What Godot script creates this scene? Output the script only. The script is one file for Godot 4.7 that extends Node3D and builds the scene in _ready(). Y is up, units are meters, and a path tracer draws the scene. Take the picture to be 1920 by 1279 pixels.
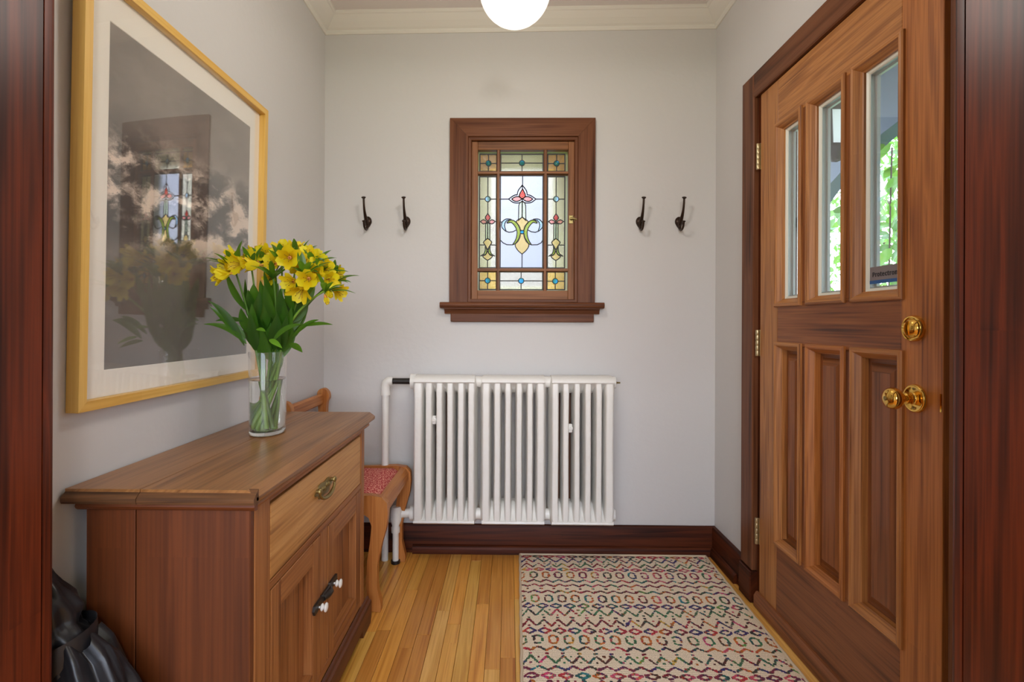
extends Node3D

var rng := RandomNumberGenerator.new()
var M := {}
var names := {}

const XL := -0.92      # left wall
const XR := 1.012      # right wall
const ZB := -2.53      # back wall
const TILT := 0.0116   # the old ceiling and crown are not quite level


class MB:
	var v := PackedVector3Array()
	var n := PackedVector3Array()
	var u := PackedVector2Array()
	var c := PackedColorArray()
	var g := Vector3.UP
	var o := Vector2.ZERO
	var tint := Color.WHITE

	func tri(a: Vector3, b: Vector3, d: Vector3, na: Vector3, nb: Vector3, nd: Vector3) -> void:
		var f := (b - a).cross(d - a)
		if f.length_squared() < 1e-18:
			return
		var s := na + nb + nd
		if f.dot(s) > 0.0:
			var t := b
			b = d
			d = t
			t = nb
			nb = nd
			nd = t
		var m := s.normalized()
		var ac := m.cross(g)
		if ac.length_squared() < 0.05:
			ac = g.cross(Vector3(0.577, 0.577, 0.577))
		ac = ac.normalized()
		# snap the across-grain direction to a main axis so that neighbouring faces agree
		var al := g
		if ac.length_squared() < 0.5:
			ac = Vector3.RIGHT
		for k in 3:
			var p: Vector3 = [a, b, d][k]
			v.append(p)
			n.append([na, nb, nd][k])
			u.append(Vector2(p.dot(ac) / 0.5, p.dot(al) / 2.0) + o)
			c.append(tint)

	func quad(a: Vector3, b: Vector3, d: Vector3, e: Vector3, hint: Vector3) -> void:
		var f := (b - a).cross(d - a)
		if f.length_squared() < 1e-16:
			f = (d - a).cross(e - a)
		f = f.normalized()
		if f.dot(hint) < 0.0:
			f = -f
		tri(a, b, d, f, f, f)
		tri(a, d, e, f, f, f)

	func quadn(a: Vector3, b: Vector3, d: Vector3, e: Vector3, na: Vector3, nb: Vector3, nd: Vector3, ne: Vector3) -> void:
		tri(a, b, d, na, nb, nd)
		tri(a, d, e, na, nd, ne)

	func box(a: Vector3, b: Vector3, r := 0.0, xf := Transform3D()) -> void:
		var lo := a.min(b)
		var hi := a.max(b)
		var e := hi - lo
		r = minf(r, minf(e.x, minf(e.y, e.z)) * 0.45)
		for i in 3:
			var j := (i + 1) % 3
			var k := (i + 2) % 3
			for s in 2:
				var q := []
				for t in [[0, 0], [1, 0], [1, 1], [0, 1]]:
					var p := Vector3()
					p[i] = hi[i] if s else lo[i]
					p[j] = (hi[j] - r) if t[0] else (lo[j] + r)
					p[k] = (hi[k] - r) if t[1] else (lo[k] + r)
					q.append(xf * p)
				var h := Vector3()
				h[i] = 1.0 if s else -1.0
				quad(q[0], q[1], q[2], q[3], xf.basis * h)
		if r <= 0.0:
			return
		for i in 3:
			var j := (i + 1) % 3
			var k := (i + 2) % 3
			for sj in 2:
				for sk in 2:
					var q := []
					for t in [[0, 0], [1, 0], [1, 1], [0, 1]]:
						var p := Vector3()
						p[i] = (hi[i] - r) if t[0] else (lo[i] + r)
						var oj := 0.0 if t[1] == 0 else r
						var ok := r if t[1] == 0 else 0.0
						p[j] = (hi[j] - oj) if sj else (lo[j] + oj)
						p[k] = (hi[k] - ok) if sk else (lo[k] + ok)
						q.append(xf * p)
					var h := Vector3()
					h[j] = 1.0 if sj else -1.0
					h[k] = 1.0 if sk else -1.0
					quad(q[0], q[1], q[2], q[3], xf.basis * h)
		for sx in 2:
			for sy in 2:
				for sz in 2:
					var co := Vector3(hi.x if sx else lo.x, hi.y if sy else lo.y, hi.z if sz else lo.z)
					var d := Vector3(-1.0 if sx else 1.0, -1.0 if sy else 1.0, -1.0 if sz else 1.0) * r
					var pa := xf * (co + Vector3(0, d.y, d.z))
					var pb := xf * (co + Vector3(d.x, 0, d.z))
					var pc := xf * (co + Vector3(d.x, d.y, 0))
					var nn := (xf.basis * -d).normalized()
					tri(pa, pb, pc, nn, nn, nn)

	# polygon in the frame's XY, run along the frame's Z from h0 to h1
	func prism(poly: PackedVector2Array, xf: Transform3D, h0: float, h1: float, smooth := 35.0, caps := true) -> void:
		var area := 0.0
		var m := poly.size()
		for i in m:
			var a := poly[i]
			var b := poly[(i + 1) % m]
			area += a.x * b.y - b.x * a.y
		var sg := 1.0 if area > 0.0 else -1.0
		var en := []
		for i in m:
			var e := (poly[(i + 1) % m] - poly[i]).normalized()
			en.append(Vector2(e.y, -e.x) * sg)
		for i in m:
			var j := (i + 1) % m
			var nm: Vector2 = en[i]
			var n0 := nm
			var n1 := nm
			var pr: Vector2 = en[(i + m - 1) % m]
			var nx: Vector2 = en[j]
			if rad_to_deg(absf(nm.angle_to(pr))) < smooth:
				n0 = (nm + pr).normalized()
			if rad_to_deg(absf(nm.angle_to(nx))) < smooth:
				n1 = (nm + nx).normalized()
			var a := poly[i]
			var b := poly[j]
			var v0 := (xf.basis * Vector3(n0.x, n0.y, 0)).normalized()
			var v1 := (xf.basis * Vector3(n1.x, n1.y, 0)).normalized()
			quadn(xf * Vector3(a.x, a.y, h0), xf * Vector3(b.x, b.y, h0), xf * Vector3(b.x, b.y, h1), xf * Vector3(a.x, a.y, h1), v0, v1, v1, v0)
		if caps:
			var big := PackedVector2Array()
			for p in poly:
				big.append(p * 1000.0)
			var t := Geometry2D.triangulate_polygon(big)
			var up := (xf.basis * Vector3(0, 0, 1)).normalized() * signf(h1 - h0)
			for i in range(0, t.size(), 3):
				var a := poly[t[i]]
				var b := poly[t[i + 1]]
				var d := poly[t[i + 2]]
				tri(xf * Vector3(a.x, a.y, h1), xf * Vector3(b.x, b.y, h1), xf * Vector3(d.x, d.y, h1), up, up, up)
				tri(xf * Vector3(a.x, a.y, h0), xf * Vector3(b.x, b.y, h0), xf * Vector3(d.x, d.y, h0), -up, -up, -up)

	# profile of (radius, height) turned about the frame's Y; sx and sz make it oval
	func lathe(pr: Array, xf: Transform3D, segs := 24, sx := 1.0, sz := 1.0, crease := 50.0) -> void:
		var m := pr.size()
		var en := []
		for i in m - 1:
			var e: Vector2 = (pr[i + 1] - pr[i]).normalized()
			en.append(Vector2(e.y, -e.x))
		for i in m - 1:
			var n0: Vector2 = en[i]
			var n1: Vector2 = en[i]
			if i > 0 and rad_to_deg(absf(n0.angle_to(en[i - 1]))) < crease:
				n0 = (en[i] + en[i - 1]).normalized()
			if i < m - 2 and rad_to_deg(absf(n1.angle_to(en[i + 1]))) < crease:
				n1 = (en[i] + en[i + 1]).normalized()
			for k in segs:
				var q := []
				for t in [[k, 0], [k + 1, 0], [k + 1, 1], [k, 1]]:
					var an: float = TAU * t[0] / segs
					var p: Vector2 = pr[i + t[1]]
					var nn: Vector2 = n1 if t[1] else n0
					q.append(xf * Vector3(cos(an) * p.x * sx, p.y, sin(an) * p.x * sz))
					q.append((xf.basis * Vector3(cos(an) * nn.x / sx, nn.y, sin(an) * nn.x / sz)).normalized())
				tri(q[0], q[2], q[4], q[1], q[3], q[5])
				tri(q[0], q[4], q[6], q[1], q[5], q[7])

	func tube(path: Array, radii: Array, segs := 8, flat := 1.0) -> void:
		var m := path.size()
		var fr := []
		var side := Vector3.ZERO
		for i in m:
			var t: Vector3 = (path[mini(i + 1, m - 1)] - path[maxi(i - 1, 0)]).normalized()
			if side == Vector3.ZERO:
				side = t.cross(Vector3.UP if absf(t.y) < 0.9 else Vector3.RIGHT).normalized()
			else:
				side = (side - t * side.dot(t)).normalized()
			fr.append([side, t.cross(side)])
		for i in m - 1:
			for k in segs:
				var q := []
				for w in [[k, 0], [k + 1, 0], [k + 1, 1], [k, 1]]:
					var an: float = TAU * w[0] / segs
					var f: Array = fr[i + w[1]]
					var d: Vector3 = f[0] * cos(an) + f[1] * sin(an) * flat
					var r: float = radii[mini(i + w[1], radii.size() - 1)]
					q.append(path[i + w[1]] + d * r)
					q.append((f[0] * cos(an) + f[1] * sin(an) / flat).normalized())
				tri(q[0], q[2], q[4], q[1], q[3], q[5])
				tri(q[0], q[4], q[6], q[1], q[5], q[7])
		for e in [0, m - 1]:
			var f: Array = fr[e]
			var r: float = radii[mini(e, radii.size() - 1)]
			var t: Vector3 = (path[1] - path[0]) if e == 0 else (path[m - 1] - path[m - 2])
			var nn := t.normalized() * (-1.0 if e == 0 else 1.0)
			for k in segs:
				var a0 := TAU * k / segs
				var a1 := TAU * (k + 1) / segs
				tri(path[e], path[e] + (f[0] * cos(a0) + f[1] * sin(a0) * flat) * r, path[e] + (f[0] * cos(a1) + f[1] * sin(a1) * flat) * r, nn, nn, nn)

	# mitred rectangular frame: o corner, along a and b, facing f; profile of (inwards, height)
	func frame(at: Vector3, a: Vector3, b: Vector3, f: Vector3, w: float, h: float, pr: Array) -> void:
		var keep := g
		for s in 4:
			var cs := [Vector2(0, 0), Vector2(w, 0), Vector2(w, h), Vector2(0, h)]
			var ins := [Vector2(1, 1), Vector2(-1, 1), Vector2(-1, -1), Vector2(1, -1)]
			var c0: Vector2 = cs[s]
			var c1: Vector2 = cs[(s + 1) % 4]
			var i0: Vector2 = ins[s]
			var i1: Vector2 = ins[(s + 1) % 4]
			g = a if s % 2 == 0 else b
			var inw: Vector3 = [b, -a, -b, a][s]
			for k in pr.size() - 1:
				var p: Vector2 = pr[k]
				var q: Vector2 = pr[k + 1]
				var pts := []
				for t in [[c0, i0, p], [c1, i1, p], [c1, i1, q], [c0, i0, q]]:
					var r: Vector2 = t[0] + t[1] * t[2].x
					pts.append(at + a * r.x + b * r.y + f * t[2].y)
				var e := q - p
				quad(pts[0], pts[1], pts[2], pts[3], inw * -e.y + f * e.x)
		g = keep

	# rows of points joined into a smooth skin
	func skin(rows: Array, closed := false, out := Vector3.ZERO) -> void:
		var R := rows.size()
		var K: int = rows[0].size()
		var nn := []
		for i in R:
			var l := []
			for k in K:
				var du: Vector3 = rows[mini(i + 1, R - 1)][k] - rows[maxi(i - 1, 0)][k]
				var k1 := (k + 1) % K if closed else mini(k + 1, K - 1)
				var k0 := (k + K - 1) % K if closed else maxi(k - 1, 0)
				var dv: Vector3 = rows[i][k1] - rows[i][k0]
				var w := du.cross(dv).normalized()
				if out != Vector3.ZERO and w.dot(out) < 0.0:
					w = -w
				l.append(w)
			nn.append(l)
		for i in R - 1:
			for k in (K if closed else K - 1):
				var k1 := (k + 1) % K
				quadn(rows[i][k], rows[i][k1], rows[i + 1][k1], rows[i + 1][k], nn[i][k], nn[i][k1], nn[i + 1][k1], nn[i + 1][k])

	func mesh() -> ArrayMesh:
		var arr := []
		arr.resize(Mesh.ARRAY_MAX)
		arr[Mesh.ARRAY_VERTEX] = v
		arr[Mesh.ARRAY_NORMAL] = n
		arr[Mesh.ARRAY_TEX_UV] = u
		arr[Mesh.ARRAY_COLOR] = c
		var am := ArrayMesh.new()
		am.add_surface_from_arrays(Mesh.PRIMITIVE_TRIANGLES, arr)
		return am


func mb(grain := Vector3.UP) -> MB:
	var b := MB.new()
	b.g = grain
	b.o = Vector2(rng.randf(), rng.randf())
	return b


func uniq(parent: Node, called: String) -> String:
	var key := str(parent.get_instance_id()) + called
	var k: int = names.get(key, 0)
	names[key] = k + 1
	return called if k == 0 else "%s_%03d" % [called, k]


func part(b: MB, called: String, m: Material, parent: Node) -> MeshInstance3D:
	return put(b.mesh(), called, m, parent)


func put(me: Mesh, called: String, m: Material, parent: Node) -> MeshInstance3D:
	var o := MeshInstance3D.new()
	o.mesh = me
	o.material_override = m
	o.name = uniq(parent, called)
	parent.add_child(o, true)
	return o


func thing(called: String, label: String, category: String, at := Vector3.ZERO, group := "") -> Node3D:
	var o := Node3D.new()
	o.name = uniq(self, called)
	add_child(o, true)
	o.position = at
	tag(o, label, category, group)
	return o


func tag(o: Node, label: String, category: String, group := "", kind := "") -> void:
	o.set_meta("label", label)
	o.set_meta("category", category)
	if group:
		o.set_meta("group", group)
	if kind:
		o.set_meta("kind", kind)


func structure(called: String, label: String, category: String) -> Node3D:
	var o := thing(called, label, category)
	o.set_meta("kind", "structure")
	return o


func solid(b: MB, called: String, m: Material, label: String, category: String) -> MeshInstance3D:
	var o := part(b, called, m, self)
	tag(o, label, category, "", "structure")
	return o


# a point on the line of sight of a place in the photograph, at a distance along the room
func at(px: float, py: float, depth: float) -> Vector3:
	var d := camera_basis() * Vector3((px - 941.0) / 960.0, -(py - 606.0) / 960.0, -1.0)
	return Vector3(0, 1.13, 0) + d * (depth / -d.z)


func camera_basis() -> Basis:
	return Basis(Vector3.UP, 0.0144) * Basis(Vector3.BACK, 0.004)


func rect(x0: float, y0: float, x1: float, y1: float) -> PackedVector2Array:
	return PackedVector2Array([Vector2(x0, y0), Vector2(x1, y0), Vector2(x1, y1), Vector2(x0, y1)])


func bez(a: Vector3, b: Vector3, c: Vector3, n: int) -> Array:
	var r := []
	for i in n + 1:
		var t := float(i) / n
		r.append(a * (1 - t) * (1 - t) + b * 2 * t * (1 - t) + c * t * t)
	return r


# ---------------------------------------------------------------- materials

func noise(w: int, h: int, freq: float, seed_: int, squash := 1, type := FastNoiseLite.TYPE_SIMPLEX_SMOOTH, fractal := FastNoiseLite.FRACTAL_FBM, oct := 3, warp := 0.0) -> PackedByteArray:
	var f := FastNoiseLite.new()
	f.noise_type = type
	f.frequency = freq
	f.seed = seed_
	f.fractal_type = fractal
	f.fractal_octaves = oct
	if warp > 0.0:
		f.domain_warp_enabled = true
		f.domain_warp_amplitude = warp
		f.domain_warp_frequency = freq * 1.5
	var im := f.get_seamless_image(w, h / squash)
	im.convert(Image.FORMAT_L8)
	if squash > 1:
		im.resize(w, h, Image.INTERPOLATE_CUBIC)
	return im.get_data()


# wood: two layers of stretched noise looked up in a ramp of colours; the tile is 0.5 m across the grain and 2 m along it
func wood_image(cols: Array, seed_: int, ring := 0.012, mix_ := 0.6, contrast := 1.5) -> Image:
	var w := 384
	var h := 768
	var a := noise(w, h, ring, seed_, 12, FastNoiseLite.TYPE_SIMPLEX_SMOOTH, FastNoiseLite.FRACTAL_PING_PONG, 2)
	var b := noise(w, h, 0.12, seed_ + 7, 24)
	var e := noise(w, h, 0.01, seed_ + 13, 4)
	var lut := []
	for i in 256:
		var t := i / 255.0 * (cols.size() - 1)
		var k := mini(int(t), cols.size() - 2)
		lut.append((cols[k] as Color).lerp(cols[k + 1], t - k))
	var d := PackedByteArray()
	d.resize(w * h * 3)
	var m1 := mix_ * 0.55
	var m2 := (1.0 - mix_)
	var m3 := mix_ * 0.45
	for i in w * h:
		var q: Color = lut[clampi(int((a[i] * m1 + b[i] * m2 + e[i] * m3 - 128.0) * contrast + 128.0), 0, 255)]
		d[i * 3] = q.r8
		d[i * 3 + 1] = q.g8
		d[i * 3 + 2] = q.b8
	return Image.create_from_data(w, h, false, Image.FORMAT_RGB8, d)


func std(c: Color, rough: float, metal := 0.0) -> StandardMaterial3D:
	var m := StandardMaterial3D.new()
	m.albedo_color = c
	m.roughness = rough
	m.metallic = metal
	return m


func wood(cols: Array, seed_: int, rough := 0.45, ring := 0.012, mix_ := 0.6, contrast := 1.5) -> StandardMaterial3D:
	var m := std(Color.WHITE, rough)
	m.albedo_texture = ImageTexture.create_from_image(wood_image(cols, seed_, ring, mix_, contrast))
	return m


func shade_of(m: StandardMaterial3D, c: Color) -> StandardMaterial3D:
	var r := m.duplicate() as StandardMaterial3D
	r.albedo_color = c
	return r


func rgb(r: int, g: int, b: int) -> Color:
	return Color8(r, g, b)


func noise_tex(freq: float, seed_: int, size := 256, oct := 3) -> NoiseTexture2D:
	var f := FastNoiseLite.new()
	f.frequency = freq
	f.seed = seed_
	f.fractal_octaves = oct
	var t := NoiseTexture2D.new()
	t.noise = f
	t.width = size
	t.height = size
	t.seamless = true
	return t


func relief(m: StandardMaterial3D, t: Texture2D, cm: float, scale_: float) -> StandardMaterial3D:
	m.heightmap_enabled = true
	m.heightmap_texture = t
	m.heightmap_scale = cm
	m.uv1_triplanar = true
	m.uv1_scale = Vector3.ONE * scale_
	return m


func glass(c: Color, rough: float, ior_scale := 0.05) -> StandardMaterial3D:
	var m := std(c, rough)
	m.transparency = BaseMaterial3D.TRANSPARENCY_ALPHA
	m.albedo_color.a = 0.0
	m.refraction_enabled = true
	m.refraction_scale = ior_scale
	return m


func make_materials() -> void:
	M.wall = relief(std(rgb(206, 203, 200), 0.55), noise_tex(0.05, 3), 0.05, 2.0)
	M.ceiling = std(rgb(222, 214, 208), 0.8)
	M.crown = std(rgb(226, 222, 212), 0.45)
	M.trim = wood([rgb(48, 24, 12), rgb(94, 54, 32), rgb(116, 72, 46), rgb(74, 38, 22)], 11, 0.4, 0.01, 0.7, 1.2)
	M.sash = wood([rgb(84, 50, 28), rgb(126, 82, 50), rgb(148, 98, 62), rgb(104, 64, 40)], 31, 0.4, 0.01, 0.7)
	M.base = wood([rgb(28, 10, 3), rgb(56, 22, 8), rgb(86, 38, 14), rgb(42, 16, 6)], 12, 0.5, 0.008, 0.75, 1.3)
	for q in [M.trim, M.base, M.sash]:
		q.metallic_specular = 0.3
	M.jamb = wood([rgb(30, 12, 7), rgb(66, 28, 16), rgb(108, 46, 22), rgb(54, 22, 13)], 13, 0.36, 0.008, 0.75, 1.5)
	M.jamb.metallic_specular = 0.38
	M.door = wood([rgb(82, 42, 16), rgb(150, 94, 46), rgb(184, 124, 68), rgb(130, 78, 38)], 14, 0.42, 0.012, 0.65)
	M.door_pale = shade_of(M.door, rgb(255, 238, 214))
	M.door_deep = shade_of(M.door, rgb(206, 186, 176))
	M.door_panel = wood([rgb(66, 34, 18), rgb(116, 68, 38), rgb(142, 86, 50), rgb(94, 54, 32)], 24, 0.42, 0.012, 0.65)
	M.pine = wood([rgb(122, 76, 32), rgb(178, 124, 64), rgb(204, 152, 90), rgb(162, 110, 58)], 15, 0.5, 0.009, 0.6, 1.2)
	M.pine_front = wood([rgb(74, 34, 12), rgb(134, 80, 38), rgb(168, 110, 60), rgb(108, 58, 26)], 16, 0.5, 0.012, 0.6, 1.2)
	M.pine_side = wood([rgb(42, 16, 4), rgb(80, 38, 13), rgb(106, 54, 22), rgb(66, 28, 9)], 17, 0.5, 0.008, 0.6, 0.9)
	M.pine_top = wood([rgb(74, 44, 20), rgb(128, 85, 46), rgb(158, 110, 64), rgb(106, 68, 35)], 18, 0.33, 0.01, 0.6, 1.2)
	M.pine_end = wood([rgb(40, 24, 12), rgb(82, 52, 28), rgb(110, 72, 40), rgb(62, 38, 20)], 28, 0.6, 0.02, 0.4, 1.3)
	M.chair = wood([rgb(112, 58, 20), rgb(166, 98, 42), rgb(190, 124, 62), rgb(140, 78, 32)], 19, 0.4, 0.01, 0.6, 1.2)
	M.frame = wood([rgb(186, 136, 50), rgb(216, 168, 78), rgb(226, 184, 98), rgb(206, 156, 70)], 20, 0.4, 0.008, 0.6, 1.2)
	var fl := wood([rgb(180, 114, 46), rgb(212, 156, 74), rgb(232, 180, 98), rgb(198, 137, 62)], 21, 0.3, 0.011, 0.6)
	M.planks = []
	for q in [rgb(255, 255, 255), rgb(255, 246, 220), rgb(238, 218, 196), rgb(255, 236, 205), rgb(228, 204, 180), rgb(250, 250, 232)]:
		M.planks.append(shade_of(fl, q))
	M.subfloor = std(rgb(70, 42, 20), 0.8)
	M.radiator = relief(std(rgb(232, 229, 222), 0.35), noise_tex(0.03, 5), 0.12, 3.0)
	M.pipe_black = std(rgb(38, 34, 32), 0.45, 0.3)
	M.rust = wood([rgb(84, 46, 24), rgb(120, 72, 44), rgb(96, 56, 34)], 22, 0.6)
	M.hook = std(rgb(58, 42, 32), 0.38, 0.7)
	M.brass = std(rgb(236, 190, 96), 0.12, 1.0)
	M.old_brass = std(rgb(150, 132, 84), 0.4, 0.9)
	M.hinge = std(rgb(196, 180, 140), 0.35, 0.9)
	M.iron = std(rgb(66, 60, 56), 0.42, 0.7)
	M.porcelain = std(rgb(238, 236, 230), 0.2)
	M.lead = std(rgb(62, 60, 58), 0.5, 0.5)
	M.mat = std(rgb(236, 230, 218), 0.85)
	M.backing = std(rgb(150, 130, 100), 0.9)
	var pane := std(Color(1, 1, 1, 0.02), 0.0)
	pane.transparency = BaseMaterial3D.TRANSPARENCY_ALPHA
	M.pane = pane
	M.vase = glass(rgb(250, 255, 252), 0.0)
	M.water = glass(rgb(252, 255, 250), 0.0, 0.033)
	M.spacer = std(rgb(226, 226, 214), 0.4)
	M.spacer_metal = std(rgb(168, 176, 172), 0.35, 0.6)
	M.globe = std(rgb(250, 248, 240), 0.25)
	M.globe.emission_enabled = true
	M.globe.emission = rgb(255, 250, 240)
	M.globe.emission_energy_multiplier = 1.3
	M.leaf = std(rgb(54, 96, 24), 0.38)
	M.leaf.backlight_enabled = true
	M.leaf.backlight = rgb(120, 170, 40)
	M.leaf_dark = shade_of(M.leaf, rgb(38, 76, 22))
	M.leaf_light = shade_of(M.leaf, rgb(96, 150, 36))
	M.stem = std(rgb(120, 160, 60), 0.4)
	M.stem_dark = std(rgb(84, 120, 44), 0.4)
	M.petal = std(rgb(236, 222, 30), 0.5)
	M.petal.backlight_enabled = true
	M.petal.backlight = rgb(200, 170, 20)
	M.petal_deep = shade_of(M.petal, rgb(232, 208, 22))
	M.throat = std(rgb(214, 140, 56), 0.5)
	M.anther = std(rgb(150, 104, 40), 0.6)
	M.cloth_black = std(rgb(26, 25, 28), 0.38)
	M.cloth_black.rim_enabled = true
	M.cloth_black.rim = 0.25
	M.black = std(rgb(30, 30, 32), 0.5, 0.4)
	M.siding = std(rgb(246, 242, 236), 0.6)
	M.blue_grey = std(rgb(98, 112, 132), 0.6)
	M.storm = std(rgb(216, 220, 178), 0.5)
	M.backdrop = std(rgb(158, 153, 156), 0.7)
	M.garden = std(rgb(88, 120, 56), 0.9)
	M.bark = std(rgb(92, 78, 62), 0.8)
	M.frost = std(rgb(244, 246, 250), 0.4)
	M.vine = std(rgb(92, 134, 48), 0.45)
	M.vine.backlight_enabled = true
	M.vine.backlight = rgb(118, 160, 62)
	M.vine_dark = shade_of(M.vine, rgb(62, 98, 44))
	M.far_leaf = std(rgb(74, 128, 44), 0.5)
	M.far_leaf.backlight_enabled = true
	M.far_leaf.backlight = rgb(110, 170, 56)
	# red seat fabric with a fine pale fleck
	var e := noise(192, 192, 0.13, 42)
	var im := Image.create(192, 192, false, Image.FORMAT_RGB8)
	for y in 192:
		for x in 192:
			var k := y * 192 + x
			var pale := e[k] > 134
			im.set_pixel(x, y, rgb(226, 156, 136) if pale else rgb(172, 48, 50))
	M.seat = std(Color.WHITE, 0.85)
	M.seat.albedo_texture = ImageTexture.create_from_image(im)
	M.seat.uv1_scale = Vector3(2.2, 8.8, 1)
	M.piping = std(rgb(60, 40, 36), 0.8)


# ---------------------------------------------------------------- scene

func _ready() -> void:
	rng.seed = 20240
	# camera
	var near := 0.05
	var cam := Camera3D.new()
	cam.name = "camera"
	cam.projection = Camera3D.PROJECTION_FRUSTUM
	cam.near = near
	cam.far = 200.0
	cam.size = near * 1279.0 / 960.0
	cam.frustum_offset = Vector2(19.0, -33.5) / 960.0 * near
	cam.transform = Transform3D(camera_basis(), Vector3(0, 1.13, 0))
	add_child(cam)
	cam.current = true
	# sky and exposure
	var env := Environment.new()
	env.background_mode = Environment.BG_SKY
	var sm := ProceduralSkyMaterial.new()
	sm.sky_top_color = rgb(204, 222, 250)
	sm.sky_horizon_color = rgb(244, 247, 252)
	sm.ground_bottom_color = rgb(150, 150, 140)
	sm.ground_horizon_color = rgb(230, 232, 232)
	sm.sky_energy_multiplier = 2.8
	sm.ground_energy_multiplier = 0.9
	var sky := Sky.new()
	sky.sky_material = sm
	env.sky = sky
	env.tonemap_mode = Environment.TONE_MAPPER_LINEAR
	env.tonemap_exposure = 0.85
	env.sdfgi_enabled = true
	env.ssao_enabled = true
	env.ssil_enabled = true
	var we := WorldEnvironment.new()
	we.name = "environment"
	we.environment = env
	add_child(we)

	make_materials()
	build_shell()
	build_floor()
	build_hall()
	build_window()
	build_door()
	build_chest()
	build_chair()
	build_radiator()
	build_rug()
	build_picture()
	build_hooks()
	build_pendants()
	build_vase()
	build_bag()
	build_outside()


# ---------------------------------------------------------------- shell

func build_shell() -> void:
	var b := mb()
	# back wall round the window opening
	b.box(Vector3(-1.07, -0.1, ZB), Vector3(-0.205, 2.9, ZB - 0.2))
	b.box(Vector3(0.335, -0.1, ZB), Vector3(1.16, 2.9, ZB - 0.2))
	b.box(Vector3(-0.205, -0.1, ZB), Vector3(0.335, 1.22, ZB - 0.2))
	b.box(Vector3(-0.205, 2.05, ZB), Vector3(0.335, 2.9, ZB - 0.2))
	solid(b, "wall_back", M.wall, "white plaster wall with the stained glass window and radiator", "wall")
	b = mb()
	b.box(Vector3(XL, -0.1, ZB - 0.2), Vector3(XL - 0.15, 2.9, -0.66))
	solid(b, "wall_left", M.wall, "white plaster wall behind the chest and framed picture", "wall")
	# right wall round the door
	b = mb()
	b.box(Vector3(XR, -0.1, ZB), Vector3(XR + 0.15, 2.9, -2.09))
	b.box(Vector3(XR, -0.1, -1.16), Vector3(XR + 0.15, 2.9, -0.66))
	b.box(Vector3(XR, 2.075, -2.09), Vector3(XR + 0.15, 2.9, -1.16))
	solid(b, "wall_right", M.wall, "white plaster wall around the wooden front door", "wall")
	# wall between vestibule and hall, round the cased opening
	b = mb()
	b.box(Vector3(-2.35, -0.1, -0.66), Vector3(-0.822, 2.9, -0.875))
	b.box(Vector3(0.782, -0.1, -0.66), Vector3(2.35, 2.9, -0.875))
	b.box(Vector3(-0.822, 2.27, -0.66), Vector3(0.782, 2.9, -0.875))
	solid(b, "wall_front", M.wall, "white wall holding the cased opening towards the hall", "wall")
	# ceiling, slightly out of level
	b = mb()
	var xf := Transform3D(Basis(Vector3.BACK, TILT), Vector3(0.045, 2.645, 0))
	b.box(Vector3(-1.1, 0, ZB - 0.2), Vector3(1.1, 0.12, -0.66), 0.0, xf)
	solid(b, "ceiling", M.ceiling, "pale painted ceiling inside the crown moulding", "ceiling")
	# crown moulding swept round the room
	b = mb(Vector3.RIGHT)
	var prof := [Vector2(0.0, 0.0), Vector2(0.006, 0.0), Vector2(0.012, 0.008), Vector2(0.014, 0.016), Vector2(0.024, 0.022), Vector2(0.046, 0.04), Vector2(0.062, 0.056), Vector2(0.068, 0.062), Vector2(0.074, 0.064), Vector2(0.078, 0.068), Vector2(0.08, 0.085)]
	var x0 := XL
	var x1 := XR
	var z1 := -0.875
	for s in 4:
		var cs := [Vector2(x0, ZB), Vector2(x1, ZB), Vector2(x1, z1), Vector2(x0, z1)]
		var ins := [Vector2(1, 1), Vector2(-1, 1), Vector2(-1, -1), Vector2(1, -1)]
		for k in prof.size() - 1:
			var q := []
			for t in [[s, k], [(s + 1) % 4, k], [(s + 1) % 4, k + 1], [s, k + 1]]:
				var p: Vector2 = cs[t[0]] + ins[t[0]] * prof[t[1]].x
				q.append(Vector3(p.x, 2.568 + prof[t[1]].y + (p.x - 0.045) * TILT, p.y))
			var cen := Vector3(0, 1.0, -1.7)
			b.quad(q[0], q[1], q[2], q[3], cen - q[0])
	solid(b, "trim_1", M.crown, "white painted crown moulding where walls meet ceiling", "moulding")
	# skirting: profile (out, up)
	var bp := PackedVector2Array([Vector2(0, 0), Vector2(0.012, 0), Vector2(0.012, 0), Vector2(0.018, 0.0), Vector2(0.018, 0.128), Vector2(0.014, 0.136), Vector2(0.008, 0.139), Vector2(0, 0.139)])
	var sp := PackedVector2Array([Vector2(0.018, 0), Vector2(0.034, 0), Vector2(0.034, 0.022), Vector2(0.031, 0.032), Vector2(0.024, 0.04), Vector2(0.018, 0.042)])
	var fb := Transform3D(Basis(Vector3(0, 0, 1), Vector3.UP, Vector3.RIGHT), Vector3(0, 0, ZB))
	b = mb(Vector3.RIGHT)
	b.prism(bp, fb, XL, XR)
	var o := solid(b, "baseboard_back", M.base, "dark stained baseboard along the back wall under the radiator", "baseboard")
	b = mb(Vector3.RIGHT)
	b.prism(sp, fb, -0.47, XR - 0.018)
	part(b, "shoe_molding", M.base, o)
	var fr := Transform3D(Basis(Vector3(-1, 0, 0), Vector3.UP, Vector3.BACK), Vector3(XR, 0, 0))
	b = mb(Vector3.BACK)
	b.prism(bp, fr, ZB, -2.19)
	b.box(Vector3(XR, 0, -2.19), Vector3(XR - 0.034, 0.128, -2.088), 0.004)
	o = solid(b, "baseboard_right", M.base, "dark stained baseboard between the back corner and the front door", "baseboard")
	b = mb(Vector3.BACK)
	b.prism(sp, fr, ZB + 0.018, -2.24)
	part(b, "shoe_molding", M.base, o)
	var fl := Transform3D(Basis(Vector3(1, 0, 0), Vector3.UP, Vector3.FORWARD), Vector3(XL, 0, 0))
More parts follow.
